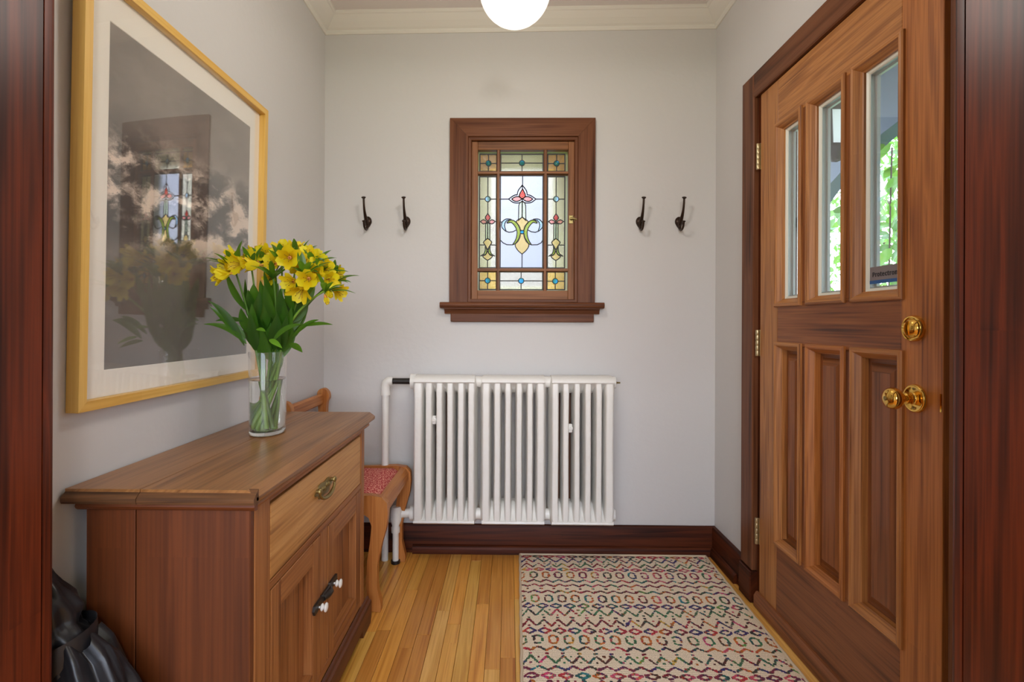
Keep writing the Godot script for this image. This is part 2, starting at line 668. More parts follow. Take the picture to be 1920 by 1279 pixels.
	b = mb(Vector3.BACK)
	b.prism(bp, fl, 0.875, -ZB)
	solid(b, "baseboard_left", M.base, "dark stained baseboard on the left wall behind the chest", "baseboard")
	# doorway casings: jamb boards with a rounded bead on the vestibule side
	for s in 2:
		var sg := -1.0 if s == 0 else 1.0
		var xj := -0.797 if s == 0 else 0.757
		var r := thing("trim_%d" % (2 + s), ["dark red varnished doorway jamb at the left edge of view", "dark red varnished doorway jamb at the right edge of view"][s], "door jamb")
		r.set_meta("kind", "structure")
		b = mb()
		b.box(Vector3(xj, 0, -0.64), Vector3(xj + sg * 0.03, 2.25, -0.864), 0.002)
		part(b, "jamb_board", M.jamb, r)
		b = mb()
		var bead := PackedVector2Array()
		bead.append(Vector2(xj + sg * 0.14, -0.866))
		bead.append(Vector2(xj + sg * 0.001, -0.866))
		for k in 6:
			var a := PI / 2 * k / 5.0
			bead.append(Vector2(xj + sg * (0.001 + 0.012 - 0.012 * cos(a)), -0.880 - 0.012 * sin(a)))
		bead.append(Vector2(xj + sg * 0.14, -0.892))
		b.prism(bead, Transform3D(Basis(Vector3.RIGHT, Vector3(0, 0, 1), Vector3.UP), Vector3.ZERO), 0.0, 2.25)
		part(b, "casing", M.jamb, r)
	b = mb(Vector3.RIGHT)
	b.box(Vector3(-0.83, 2.25, -0.64), Vector3(0.79, 2.28, -0.89), 0.002)
	solid(b, "trim_4", M.jamb, "dark varnished head board over the doorway to the hall", "door jamb")
	# casing of the front door
	var dc := structure("trim_5", "dark brown flat casing around the wooden front door", "door casing")
	b = mb()
	b.box(Vector3(XR, 0.13, -2.19), Vector3(XR - 0.026, 2.145, -2.088), 0.004)
	b.box(Vector3(XR, 0.0, -1.165), Vector3(XR - 0.026, 2.145, -1.06), 0.004)
	part(b, "side_casing", M.trim, dc)
	b = mb(Vector3.BACK)
	b.box(Vector3(XR, 2.046, -2.0885), Vector3(XR - 0.026, 2.145, -1.1645), 0.004)
	part(b, "head_casing", M.trim, dc)
	b = mb()
	b.box(Vector3(XR - 0.004, 0, -2.09), Vector3(XR + 0.14, 2.06, -2.068))
	b.box(Vector3(XR - 0.004, 0, -1.185), Vector3(XR + 0.14, 2.06, -1.16))
	part(b, "jamb_board", M.base, dc)
	b = mb(Vector3.BACK)
	b.box(Vector3(XR - 0.004, 2.052, -2.07), Vector3(XR + 0.14, 2.075, -1.18))
	part(b, "head_jamb", M.base, dc)


func build_floor() -> void:
	var f := structure("floor", "narrow strip floor of yellow varnished hardwood running to the back wall", "floor")
	var b := mb(Vector3.BACK)
	b.box(Vector3(-1.0, -0.1, ZB - 0.05), Vector3(1.16, -0.012, -0.3))
	part(b, "subfloor", M.subfloor, f)
	var w := 0.0508
	var x := XL - 0.02
	var row := 0
	while x < 1.05:
		var z := ZB - 0.01 - rng.randf() * 0.7
		while z < -0.3:
			var l := rng.randf_range(0.45, 1.15)
			var z0 := maxf(z, ZB - 0.01)
			var z1 := minf(z + l, -0.3)
			if z1 - z0 > 0.02:
				b = mb(Vector3.BACK)
				var y := rng.randf_range(-0.0006, 0.0)
				b.box(Vector3(x + 0.0005, -0.018, z0 + 0.0005), Vector3(x + w - 0.0005, y, z1 - 0.0005), 0.0009)
				part(b, "plank", M.planks[rng.randi() % M.planks.size()], f)
			z += l
		x += w
		row += 1


func build_hall() -> void:
	# the hall behind the photographer: white walls, wooden floor, plus a wide window and lamp added as fill light
	var b := mb(Vector3.RIGHT)
	b.box(Vector3(-2.35, -0.1, -0.3), Vector3(2.35, -0.001, 2.3))
	b.box(Vector3(-2.35, -0.1, -0.66), Vector3(-1.0, -0.001, -0.3))
	b.box(Vector3(1.16, -0.1, -0.66), Vector3(2.35, -0.001, -0.3))
	solid(b, "floor_hall", M.planks[2], "hardwood floor of the hall in front of the doorway", "floor")
	b = mb()
	b.box(Vector3(-2.35, 2.65, -0.66), Vector3(2.35, 2.8, 2.3))
	solid(b, "ceiling_hall", M.ceiling, "white ceiling of the hall outside the vestibule", "ceiling")
	b = mb()
	b.box(Vector3(-2.35, -0.1, -0.66), Vector3(-2.2, 2.8, 2.3))
	solid(b, "wall_hall_left", M.wall, "white left wall of the hall", "wall")
	b = mb()
	b.box(Vector3(2.2, -0.1, -0.66), Vector3(2.35, 2.8, 2.3))
	solid(b, "wall_hall_right", M.wall, "white right wall of the hall", "wall")
	b = mb()
	b.box(Vector3(-2.2, -0.1, 2.15), Vector3(2.2, 0.7, 2.3))
	b.box(Vector3(-2.2, 2.35, 2.15), Vector3(2.2, 2.65, 2.3))
	b.box(Vector3(-2.2, 0.7, 2.15), Vector3(-1.7, 2.35, 2.3))
	b.box(Vector3(1.7, 0.7, 2.15), Vector3(2.2, 2.35, 2.3))
	solid(b, "wall_hall_back", M.wall, "white wall of the hall with the added wide window", "wall")
	var wn := structure("window_2", "unseen wide hall window with dark wooden mullions, added behind the viewpoint as fill light", "window")  # added wide to bring fill daylight into the vestibule
	b = mb()
	b.frame(Vector3(-1.7, 0.7, 2.15), Vector3.RIGHT, Vector3.UP, Vector3.FORWARD, 3.4, 1.65, [Vector2(-0.08, 0), Vector2(-0.08, 0.02), Vector2(0.0, 0.02), Vector2(0, -0.1), Vector2(0.04, -0.1), Vector2(0.04, -0.14)])
	for x in [-0.57, 0.57]:
		b.box(Vector3(x - 0.03, 0.7, 2.23), Vector3(x + 0.03, 2.35, 2.29))
	part(b, "window_frame", M.trim, wn)


# ---------------------------------------------------------------- stained glass window

func zx(X: float) -> float:
	return -0.2005 + X * 0.000657


func zy(Y: float) -> float:
	return 2.0625 - Y * 0.000657


func zp(pts: Array) -> PackedVector2Array:
	var r := PackedVector2Array()
	for i in range(0, pts.size(), 2):
		r.append(Vector2(zx(pts[i]), zy(pts[i + 1])))
	return r


# closed smooth outline through points
func smooth_poly(p: PackedVector2Array, sharp := []) -> PackedVector2Array:
	var r := PackedVector2Array()
	var m := p.size()
	for i in m:
		var p1 := p[i]
		var p2 := p[(i + 1) % m]
		var p0 := p[(i + m - 1) % m] if not (i in sharp) else p1 - (p2 - p1) * 0.3
		var p3 := p[(i + 2) % m] if not (((i + 1) % m) in sharp) else p2 + (p2 - p1) * 0.3
		for k in 4:
			var t := k / 4.0
			r.append(0.5 * (2.0 * p1 + (p2 - p0) * t + (2.0 * p0 - 5.0 * p1 + 4.0 * p2 - p3) * t * t + (3.0 * p1 - p0 - 3.0 * p2 + p3) * t * t * t))
	return r


func crescent(mid: Array, wid: Array) -> PackedVector2Array:
	var p := zp(mid)
	var c := PackedVector2Array()
	var ws := []
	for i in p.size() - 1:
		var p0 := p[maxi(i - 1, 0)]
		var p3 := p[mini(i + 2, p.size() - 1)]
		for k in 4:
			var t := k / 4.0
			c.append(0.5 * (2.0 * p[i] + (p[i + 1] - p0) * t + (2.0 * p0 - 5.0 * p[i] + 4.0 * p[i + 1] - p3) * t * t + (3.0 * p[i] - p0 - 3.0 * p[i + 1] + p3) * t * t * t))
			ws.append(lerpf(wid[i], wid[i + 1], t) * 0.000657)
	c.append(p[p.size() - 1])
	ws.append(wid[wid.size() - 1] * 0.000657)
	var l := PackedVector2Array()
	var r := PackedVector2Array()
	for i in c.size():
		var d := (c[mini(i + 1, c.size() - 1)] - c[maxi(i - 1, 0)]).normalized()
		var s: Vector2 = Vector2(-d.y, d.x) * ws[i] * 0.5
		l.append(c[i] + s)
		r.append(c[i] - s)
	r.reverse()
	l.append_array(r)
	return l


func circle(X: float, Y: float, r: float, n := 20) -> PackedVector2Array:
	var p := PackedVector2Array()
	for k in n:
		p.append(Vector2(zx(X) + r * 0.000657 * cos(TAU * k / n), zy(Y) + r * 0.000657 * sin(TAU * k / n)))
	return p


func came_line(b: MB, pts: PackedVector2Array, closed: bool, w := 0.0046) -> void:
	var m := pts.size()
	for i in (m if closed else m - 1):
		var a := pts[i]
		var e := pts[(i + 1) % m]
		var d := e - a
		if d.length() < 1e-5:
			continue
		var l := d.length()
		var ang := d.angle()
		var xf := Transform3D(Basis(Vector3.BACK, ang), Vector3(a.x, a.y, GZ))
		b.box(Vector3(-w * 0.35, -w / 2, -0.0035), Vector3(l + w * 0.35, w / 2, 0.0035), 0.0012, xf)


const GZ := -2.553   # plane of the leaded glass


func glass_panel(sash: Node3D, r: PackedVector2Array, motif: Array, lines: Array, bgs: Array, split: Array) -> void:
	# r: outline; motif: [polygon, material, bulge]; lines: lead lines; split: polygons that cut the background into panes
	var cm := mb()
	came_line(cm, r, true, 0.006)
	for q in motif:
		if q[1] != null:
			came_line(cm, q[0], true)
	for q in lines:
		came_line(cm, q, false)
	var cn := part(cm, "leaded_panel", M.lead, sash)
	var k := 0
	for q in motif:
		if q[1] == null:
			continue
		var b := mb()
		if q[2]:
			# round jewel, domed
			var c: Vector2 = Vector2.ZERO
			for p in q[0]:
				c += p
			c /= q[0].size()
			var rad: float = (q[0][0] - c).length()
			b.lathe([Vector2(0.0001, -0.003), Vector2(rad, -0.003), Vector2(rad, 0.002), Vector2(rad * 0.8, 0.0052), Vector2(rad * 0.45, 0.0072), Vector2(0.0001, 0.008)], Transform3D(Basis(Vector3.RIGHT, Vector3.BACK, Vector3.UP), Vector3(c.x, c.y, GZ)), 20)
			part(b, "jewel", q[1], cn)
		else:
			b.prism(q[0], Transform3D(Basis(), Vector3(0, 0, GZ)), -0.0016, 0.0016)
			part(b, "pane", q[1], cn)
	# background: every split cell minus the motif
	for cell in split:
		var left := [cell]
		for q in motif:
			var nxt := []
			for poly in left:
				nxt.append_array(cut_out(poly, q[0]))
			left = nxt
		for poly in left:
			var b := mb()
			b.prism(poly, Transform3D(Basis(), Vector3(0, 0, GZ)), -0.0015, 0.0015)
			part(b, "pane", bgs[k % bgs.size()], cn)
			k += 1


# what is left of a pane once a piece is cut out; a pane that would get a hole is split in two first
func cut_out(poly: PackedVector2Array, hole: PackedVector2Array) -> Array:
	var r := []
	for piece in Geometry2D.clip_polygons(poly, hole):
		if Geometry2D.is_polygon_clockwise(piece):
			var c := Vector2.ZERO
			for p in piece:
				c += p / piece.size()
			for half in [rect(-9, -9, 9, c.y), rect(-9, c.y, 9, 9)]:
				for sub in Geometry2D.intersect_polygons(poly, half):
					r.append_array(cut_out(sub, hole))
			return r.filter(func(q): return absf(poly_area(q)) > 2e-6)
	for piece in Geometry2D.clip_polygons(poly, hole):
		if absf(poly_area(piece)) > 2e-6:
			r.append(piece)
	return r


func poly_area(p: PackedVector2Array) -> float:
	var a := 0.0
	for i in p.size():
		var q := p[(i + 1) % p.size()]
		a += p[i].x * q.y - q.x * p[i].y
	return a / 2.0


func mirror(p: PackedVector2Array, X: float) -> PackedVector2Array:
	var r := PackedVector2Array()
	for i in range(p.size() - 1, -1, -1):
		r.append(Vector2(2.0 * zx(X) - p[i].x, p[i].y))
	return r


func stained(c: Color, rough := 0.22) -> StandardMaterial3D:
	var m := glass(c, rough, 0.05)
	return relief(m, M.ripple, 0.06, 14.0)


func build_window() -> void:
	M.ripple = noise_tex(0.04, 77)
	M.storm_glass = M.pane
	var win := structure("window_1", "small stained glass casement window in a dark wooden frame with a moulded sill", "window")
	# flat casing boards with mitred top corners
	var z0 := ZB
	var L := -0.295
	var R := 0.418
	var T := 2.136
	var iL := -0.206
	var iR := 0.335
	var iT := 2.047
	var S := 1.232
	for s in 2:
		var b := mb()
		var xo: float = [L, R][s]
		var xi: float = [iL, iR][s]
		b.prism(PackedVector2Array([Vector2(xo, S), Vector2(xi, S), Vector2(xi, iT), Vector2(xo, T)]), Transform3D(Basis(), Vector3(0, 0, z0)), 0.0, 0.022)
		part(b, "side_casing", M.trim, win)
	var b := mb(Vector3.RIGHT)
	b.prism(PackedVector2Array([Vector2(L + 0.0006, T), Vector2(iL + 0.0006, iT), Vector2(iR - 0.0006, iT), Vector2(R - 0.0006, T)]), Transform3D(Basis(), Vector3(0, 0, z0)), 0.0, 0.022)
	part(b, "head_casing", M.trim, win)
	# stool with a rounded nose, cove and apron
	b = mb(Vector3.RIGHT)
	var nose := PackedVector2Array([Vector2(-0.06, 1.203), Vector2(0.040, 1.203)])
	for k in 7:
		var a := -PI / 2 + PI * k / 6.0
		nose.append(Vector2(0.040 + 0.0145 * cos(a), 1.2175 + 0.0145 * sin(a)))
	nose.append(Vector2(-0.06, 1.232))
	var side := Transform3D(Basis(Vector3.BACK, Vector3.UP, Vector3.RIGHT), Vector3(0, 0, z0))
	b.prism(nose, side, -0.338, 0.460)
	part(b, "sill", M.trim, win)
	b = mb(Vector3.RIGHT)
	var cove := PackedVector2Array([Vector2(0.0, 1.176), Vector2(0.02, 1.176)])
	for k in 6:
		var a := PI / 2 * k / 5.0
		cove.append(Vector2(0.046 - 0.024 * cos(a), 1.180 + 0.020 * sin(a)))
	cove.append(Vector2(0.046, 1.203))
	cove.append(Vector2(0.0, 1.203))
	b.prism(cove, side, -0.318, 0.440)
	part(b, "cove_molding", M.trim, win)
	b = mb(Vector3.RIGHT)
	b.box(Vector3(-0.288, 1.136, z0), Vector3(0.414, 1.178, z0 + 0.02), 0.003)
	part(b, "apron", M.trim, win)
	# lining of the opening and its stop bead
	b = mb()
	b.frame(Vector3(-0.206, 1.232, z0 + 0.018), Vector3.RIGHT, Vector3.UP, Vector3.BACK, 0.541, 0.815, [Vector2(0.0, 0.0), Vector2(0.003, -0.006), Vector2(0.014, -0.006), Vector2(0.017, -0.009), Vector2(0.017, -0.2), Vector2(0.0, -0.2), Vector2(0, 0)])
	part(b, "lining", M.trim, win)
	# sash
	var sash := Node3D.new()
	sash.name = "sash"
	win.add_child(sash)
	var fz := -2.531
	var sm: Material = M.sash
	var sd := [[-0.1885, -0.158], [0.2885, 0.318]]
	for q in sd:
		b = mb()
		b.box(Vector3(q[0], 1.234, fz - 0.036), Vector3(q[1], 2.028, fz), 0.002)
		part(b, "stile", sm, sash)
	for q in [[1.234, 1.292], [1.988, 2.028]]:
		b = mb(Vector3.RIGHT)
		b.box(Vector3(-0.158, q[0], fz - 0.036), Vector3(0.2885, q[1], fz - 0.0005), 0.002)
		part(b, "rail", sm, sash)
	for X in [219.0, 574.0]:
		b = mb()
		b.prism(PackedVector2Array([Vector2(-0.009, -0.034), Vector2(0.009, -0.034), Vector2(0.009, -0.014), Vector2(0.005, -0.004), Vector2(-0.005, -0.004), Vector2(-0.009, -0.014)]), Transform3D(Basis(Vector3.RIGHT, Vector3.BACK, Vector3.UP), Vector3(zx(X), 0, fz)), 1.292, 1.988)
		part(b, "muntin", sm, sash)
	for Y in [284.0, 1017.0]:
		b = mb(Vector3.RIGHT)
		b.prism(PackedVector2Array([Vector2(-0.034, -0.009), Vector2(-0.034, 0.009), Vector2(-0.014, 0.009), Vector2(-0.0045, 0.005), Vector2(-0.0045, -0.005), Vector2(-0.014, -0.009)]), Transform3D(Basis(Vector3.BACK, Vector3.UP, Vector3.RIGHT), Vector3(0, zy(Y), fz)), -0.158, 0.2885)
		part(b, "muntin", sm, sash)
	# strip beside the sash on the hinge side, latch and hinges
	for y in [1.93, 1.40]:
		b = mb()
		b.lathe([Vector2(0.0, -0.032), Vector2(0.004, -0.032), Vector2(0.0045, -0.03), Vector2(0.0045, 0.03), Vector2(0.004, 0.032), Vector2(0.0, 0.032)], Transform3D(Basis(), Vector3(-0.192, y, fz + 0.004)), 10)
		part(b, "hinge", M.trim, win)
	var latch := mb()
	latch.box(Vector3(0.292, 1.622, fz), Vector3(0.312, 1.662, fz + 0.005), 0.001)
	latch.box(Vector3(0.316, 1.630, fz + 0.004), Vector3(0.330, 1.656, fz + 0.010), 0.001)
	latch.tube([Vector3(0.296, 1.644, fz + 0.012), Vector3(0.312, 1.646, fz + 0.014), Vector3(0.330, 1.640, fz + 0.012)], [0.0045, 0.006, 0.004], 8)
	latch.lathe([Vector2(0.0, 0.0), Vector2(0.008, 0.0), Vector2(0.008, 0.008), Vector2(0.005, 0.014), Vector2(0.0, 0.014)], Transform3D(Basis(Vector3.RIGHT, Vector3.BACK, Vector3.UP), Vector3(0.304, 1.645, fz + 0.002)), 12)
	part(latch, "latch", M.old_brass, win)

	# glass colours
	var gold := stained(rgb(238, 172, 30))
	var gold2 := stained(rgb(244, 196, 84))
	var cream := stained(rgb(242, 232, 206))
	var cream2 := stained(rgb(238, 226, 204))
	var clear := stained(rgb(232, 232, 246), 0.3)
	var clear2 := stained(rgb(228, 230, 246), 0.3)
	var red := stained(rgb(226, 32, 26))
	var pink := stained(rgb(244, 150, 146))
	var ochre := stained(rgb(240, 204, 124))
	var green := stained(rgb(160, 182, 20))
	var pale := stained(rgb(222, 234, 206))
	var blue := stained(rgb(70, 180, 226), 0.1)
	var sky := stained(rgb(176, 216, 240))

	# small panels of the top and bottom rows: a cross of lead with a jewel
	for q in [[78, 138, 206, 268, 143, 207, gold, gold], [236, 138, 557, 270, 397, 205, cream, cream], [592, 138, 722, 268, 659, 208, gold, gold], [76, 1030, 206, 1164, 140, 1097, gold2, gold2], [232, 1030, 557, 1165, 394, 1098, cream2, cream2], [590, 1030, 724, 1164, 652, 1100, gold2, gold2]]:
		var r := rect(zx(q[0]), zy(q[3]), zx(q[2]), zy(q[1]))
		var cx := zx(q[4])
		var cy := zy(q[5])
		var cells := [rect(zx(q[0]), cy, cx, zy(q[1])), rect(cx, cy, zx(q[2]), zy(q[1])), rect(zx(q[0]), zy(q[3]), cx, cy), rect(cx, zy(q[3]), zx(q[2]), cy)]
		glass_panel(sash, r, [[circle(q[4], q[5], 20), blue, true]], [PackedVector2Array([Vector2(zx(q[0]), cy), Vector2(cx - 0.013, cy)]), PackedVector2Array([Vector2(cx + 0.013, cy), Vector2(zx(q[2]), cy)]), PackedVector2Array([Vector2(cx, zy(q[3])), Vector2(cx, cy - 0.013)]), PackedVector2Array([Vector2(cx, cy + 0.013), Vector2(cx, zy(q[1]))])], [q[6], q[7]], cells)

	# side panels
	for s in 2:
		var X: float = [139.0, 656.0][s]
		var x0: float = [76.0, 592.0][s]
		var x1: float = [204.0, 722.0][s]
		var mo := []
		mo.append([circle(X, 478, 20), sky, true])
		mo.append([smooth_poly(zp([X, 588, X + 19, 620, X, 645, X - 19, 620]), [0, 2]), red, false])
		var pet := smooth_poly(zp([X - 56, 648, X - 32, 635, X - 3, 652, X - 32, 666]), [0, 2])
		mo.append([pet, pink, false])
		mo.append([mirror(pet, X), pink, false])
		var st := zp([X - 16, 668, X - 1, 656, X - 1, 776, X - 16, 788])
		mo.append([st, pale, false])
		mo.append([mirror(st, X), pale, false])
		mo.append([smooth_poly(zp([X, 776, X + 31, 804, X + 16, 832, X, 862, X - 16, 832, X - 31, 804]), [0, 3]), ochre, false])
		var gr := smooth_poly(zp([X - 18, 834, X - 6, 866, X - 14, 896, X - 54, 910, X - 28, 892, X - 19, 866]), [0, 3])
		mo.append([gr, green, false])
		mo.append([mirror(gr, X), green, false])
		mo.append([smooth_poly(zp([X, 872, X + 16, 900, X + 36, 912, X + 18, 932, X, 942, X - 18, 932, X - 36, 912, X - 16, 900]), [0, 4]), ochre, false])
		var ln := []
		for q in [[X, 308, X, 458], [X, 498, X, 588], [X, 942, X, 1000], [x0, 478, X - 20, 478], [X + 20, 478, x1, 478], [x0, 826, X - 22, 826], [X + 22, 826, x1, 826], [x0, 648, X - 56, 648], [X + 56, 648, x1, 648]]:
			ln.append(zp(q))
		var cells := []
		for q in [[308, 478], [478, 648], [648, 826], [826, 1000]]:
			cells.append(rect(zx(x0), zy(q[1]), zx(X), zy(q[0])))
			cells.append(rect(zx(X), zy(q[1]), zx(x1), zy(q[0])))
		glass_panel(sash, rect(zx(x0), zy(1000), zx(x1), zy(308)), mo, ln, [cream, cream2], cells)

	# centre panel with the lily motif
	var X := 400.0
	var mo := []
	mo.append([smooth_poly(zp([X + 2, 400, X + 24, 446, X + 16, 466, X, 474, X - 16, 466, X - 22, 446]), [0]), red, false])
	var pk := smooth_poly(zp([320, 478, 344, 462, 374, 460, 398, 476, 374, 492, 344, 494]), [0, 3])
	mo.append([pk, pink, false])
	mo.append([mirror(pk, X), pink, false])
	var out3 := smooth_poly(zp([X, 372, X + 30, 412, X + 38, 446, X + 62, 450, X + 104, 478, X + 66, 504, X + 22, 506, X, 492, X - 22, 506, X - 66, 504, X - 104, 478, X - 62, 450, X - 38, 446, X - 30, 412]), [0, 2, 4, 7, 10, 12])
	var white := stained(rgb(240, 238, 246), 0.25)
	var stl := zp([X - 28, 640, X - 26, 530, X - 20, 508, X - 1, 494, X - 1, 614])
	mo.append([stl, pale, false])
	mo.append([mirror(stl, X), pale, false])
	mo.append([circle(X, 728, 13), blue, true])
	mo.append([smooth_poly(zp([X, 616, X + 45, 648, X + 22, 682, X + 11, 714, X, 716, X - 11, 714, X - 22, 682, X - 45, 648]), [0, 4]), ochre, false])
	mo.append([smooth_poly(zp([X, 740, X + 12, 742, X + 26, 782, X + 52, 824, X + 34, 864, X, 895, X - 34, 864, X - 52, 824, X - 26, 782, X - 12, 742]), [0, 5]), ochre, false])
	var gcr := crescent([286, 658, 318, 646, 350, 668, 372, 712, 372, 758, 356, 798, 330, 824], [6, 20, 27, 26, 26, 20, 2])
	mo.append([gcr, green, false])
	mo.append([mirror(gcr, X), green, false])
	var bcr := crescent([316, 633, 280, 636, 258, 660, 258, 690, 278, 722], [3, 14, 24, 22, 2])
	mo.append([bcr, sky, false])
	mo.append([mirror(bcr, X), sky, false])
	var lines := []
	for q in [[402, 300, 402, 372], [X, 895, X, 1000], [234, 478, 296, 478], [504, 478, 557, 478], [234, 652, 250, 652], [548, 652, 557, 652], [278, 722, 300, 730, 330, 726, 356, 712], [522, 722, 500, 730, 470, 726, 444, 712], [234, 788, 256, 810, 284, 824, 330, 825], [557, 788, 544, 810, 516, 824, 470, 825]]:
		lines.append(zp(q))
	var ol := out3.duplicate()
	ol.append(out3[0])
	lines.append(ol)
	# white petals round the red heart
	var r0 := rect(zx(234), zy(1000), zx(557), zy(300))
	var wp := []
	for half in [rect(zx(X - 150), zy(520), zx(X), zy(360)), rect(zx(X), zy(520), zx(X + 150), zy(360))]:
		wp.append_array(Geometry2D.intersect_polygons(out3, half))
	for q in mo:
		var nxt := []
		for poly in wp:
			nxt.append_array(cut_out(poly, q[0]))
		wp = nxt
	var full := mo.duplicate()
	for poly in wp:
		full.append([poly, white, false])
	var cells := []
	for q in [[300, 478], [478, 652], [652, 812], [812, 1000]]:
		cells.append(rect(zx(234), zy(q[1]), zx(X), zy(q[0])))
		cells.append(rect(zx(X), zy(q[1]), zx(557), zy(q[0])))
	glass_panel(sash, r0, full, lines, [clear, clear2], cells)

	# storm window outside, its opening a little narrower
	b = mb()
	b.frame(Vector3(-0.19, 1.235, -2.585), Vector3.RIGHT, Vector3.UP, Vector3.BACK, 0.512, 0.80, [Vector2(0.0, 0.0), Vector2(0.030, 0.0), Vector2(0.088, -0.13), Vector2(0.088, -0.15), Vector2(0.0, -0.15), Vector2(0.0, 0.0)])
	part(b, "storm_frame", M.storm, win)


# ---------------------------------------------------------------- front door

func dq(b: MB, z0: float, z1: float, y0: float, y1: float, r := 0.0015, x := 1.0) -> void:
	b.box(Vector3(x, y0, z0), Vector3(x + 0.045, y1, z1), r)


func build_door() -> void:
	var d := structure("door_1", "reddish fir front door with three glass lites above three raised panels", "door")
	var y0 := 0.012
	var y1 := 2.044
	var zh := -2.055
	var zl := -1.195
	var s1 := -1.925
	var s2 := -1.322
	var b := mb()
	dq(b, zh, s1 - 0.0004, y0, y1)
	part(b, "stile", M.door, d)
	b = mb()
	dq(b, s2 + 0.0004, zl, y0, y1)
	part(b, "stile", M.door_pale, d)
	var i := 0
	for q in [[1.868, y1], [1.053, 1.206], [y0, 0.318]]:
		b = mb(Vector3.BACK)
		dq(b, s1, s2, q[0], q[1])
		part(b, "rail", [M.door, M.door_deep, M.door_panel][i], d)  # bottom rail darker: light falloff and wear put into its colour
		i += 1
	for q in [[-1.775, -1.722], [-1.548, -1.497]]:
		b = mb()
		dq(b, q[0], q[1], 1.2064, 1.8676)
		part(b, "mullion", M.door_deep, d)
		b = mb()
		dq(b, q[0], q[1], 0.3184, 1.0526)
		part(b, "mullion", M.door_deep, d)
	var cells := [[-1.942, -1.775], [-1.722, -1.548], [-1.497, -1.322]]
	var mould := [Vector2(-0.012, 0.0), Vector2(-0.012, 0.006), Vector2(-0.009, 0.0095), Vector2(-0.004, 0.0105), Vector2(0.001, 0.009), Vector2(0.005, 0.004), Vector2(0.010, -0.004), Vector2(0.014, -0.010), Vector2(0.017, -0.012), Vector2(0.018, -0.030)]
	var bev := [Vector2(0.0, 0.0), Vector2(0.004, 0.0), Vector2(0.030, 0.012), Vector2(0.032, 0.014)]
	var f := Vector3(-1, 0, 0)
	i = 0
	for q in cells:
		# upper lite: moulding, pale spacer, double glass
		var a: float = q[0] + 0.012
		var w: float = q[1] - q[0] - 0.024
		if i == 0:
			a = s1
			w = q[1] - s1
		else:
			a = q[0]
			w = q[1] - q[0]
		b = mb()
		b.frame(Vector3(1.0, 1.2064, a), Vector3.BACK, Vector3.UP, f, w, 0.6612, mould)
		part(b, "lite_molding", M.door, d)
		b = mb()
		b.frame(Vector3(1.016, 1.2224, a + 0.016), Vector3.BACK, Vector3.UP, f, w - 0.032, 0.6292, [Vector2(0.0, 0.0), Vector2(0.0015, -0.003), Vector2(0.008, -0.006), Vector2(0.010, -0.009)])
		part(b, "glazing_bead", M.spacer, d)
		b = mb()
		b.frame(Vector3(1.025, 1.2224, a + 0.016), Vector3.BACK, Vector3.UP, f, w - 0.032, 0.6292, [Vector2(0.004, 0.0), Vector2(0.012, 0.0), Vector2(0.012, -0.003), Vector2(0.009, -0.004), Vector2(0.009, -0.014), Vector2(0.016, -0.015), Vector2(0.016, -0.024)])
		part(b, "spacer", M.spacer_metal, d)
		b = mb()
		b.box(Vector3(1.0255, 1.226, a + 0.020), Vector3(1.0285, 1.848, a + w - 0.020))
		part(b, "glass", M.pane, d)
		# lower raised panel
		b = mb()
		b.frame(Vector3(1.0, 0.3184, a), Vector3.BACK, Vector3.UP, f, w, 0.7342, mould)
		part(b, "panel_molding", M.door_pale if i == 1 else M.door, d)
		b = mb()
		b.frame(Vector3(1.028, 0.3344, a + 0.016), Vector3.BACK, Vector3.UP, f, w - 0.032, 0.7022, [Vector2(0.0, 0.0), Vector2(0.014, 0.0), Vector2(0.036, 0.014), Vector2(0.038, 0.0155)])
		b.quad(Vector3(1.0125, 0.3724, a + 0.054), Vector3(1.0125, 0.3724, a + w - 0.054), Vector3(1.0125, 0.9986, a + w - 0.054), Vector3(1.0125, 0.9986, a + 0.054), f)
		b.box(Vector3(1.03, 0.33, a + 0.012), Vector3(1.04, 1.04, a + w - 0.012))
		part(b, "panel", [M.door_deep, M.door_deep, M.door_panel][i], d)
		i += 1
	# brass: knob on its rose, deadbolt turn, strike, hinges
	var rose := Transform3D(Basis(Vector3(0, 1, 0), Vector3(-1, 0, 0), Vector3(0, 0, 1)), Vector3(1.0, 0.949, -1.273))
	b = mb()
	b.lathe([Vector2(0.0, 0.004), Vector2(0.011, 0.0045), Vector2(0.024, 0.005), Vector2(0.028, 0.0075), Vector2(0.0315, 0.008), Vector2(0.034, 0.006), Vector2(0.035, 0.0), Vector2(0.0, 0.0)], rose, 40)
	part(b, "rose", M.brass, d)
	b = mb()
	b.lathe([Vector2(0.0155, 0.004), Vector2(0.0155, 0.010), Vector2(0.013, 0.012), Vector2(0.0125, 0.022), Vector2(0.0145, 0.024), Vector2(0.0145, 0.028), Vector2(0.0105, 0.031), Vector2(0.011, 0.036), Vector2(0.016, 0.039), Vector2(0.0225, 0.044), Vector2(0.0265, 0.051), Vector2(0.027, 0.056), Vector2(0.0255, 0.063), Vector2(0.0205, 0.069), Vector2(0.012, 0.0725), Vector2(0.0, 0.074)], rose, 40)
	var kn := part(b, "knob", M.brass, d)
	b = mb()
	b.lathe([Vector2(0.0055, 0.072), Vector2(0.0055, 0.0752), Vector2(0.0045, 0.0758), Vector2(0.0, 0.0758)], rose, 16)
	part(b, "lock_button", M.old_brass, kn)
	for sy in [-1, 1]:
		b = mb()
		b.lathe([Vector2(0.004, 0.0), Vector2(0.004, 0.0008), Vector2(0.0025, 0.0022), Vector2(0.0, 0.0026)], Transform3D(rose.basis, rose.origin + Vector3(-0.005, 0.024 * sy, 0)), 12)
		part(b, "screw", M.old_brass, d)
	var bolt := Transform3D(rose.basis, Vector3(1.0, 1.121, -1.276))
	b = mb()
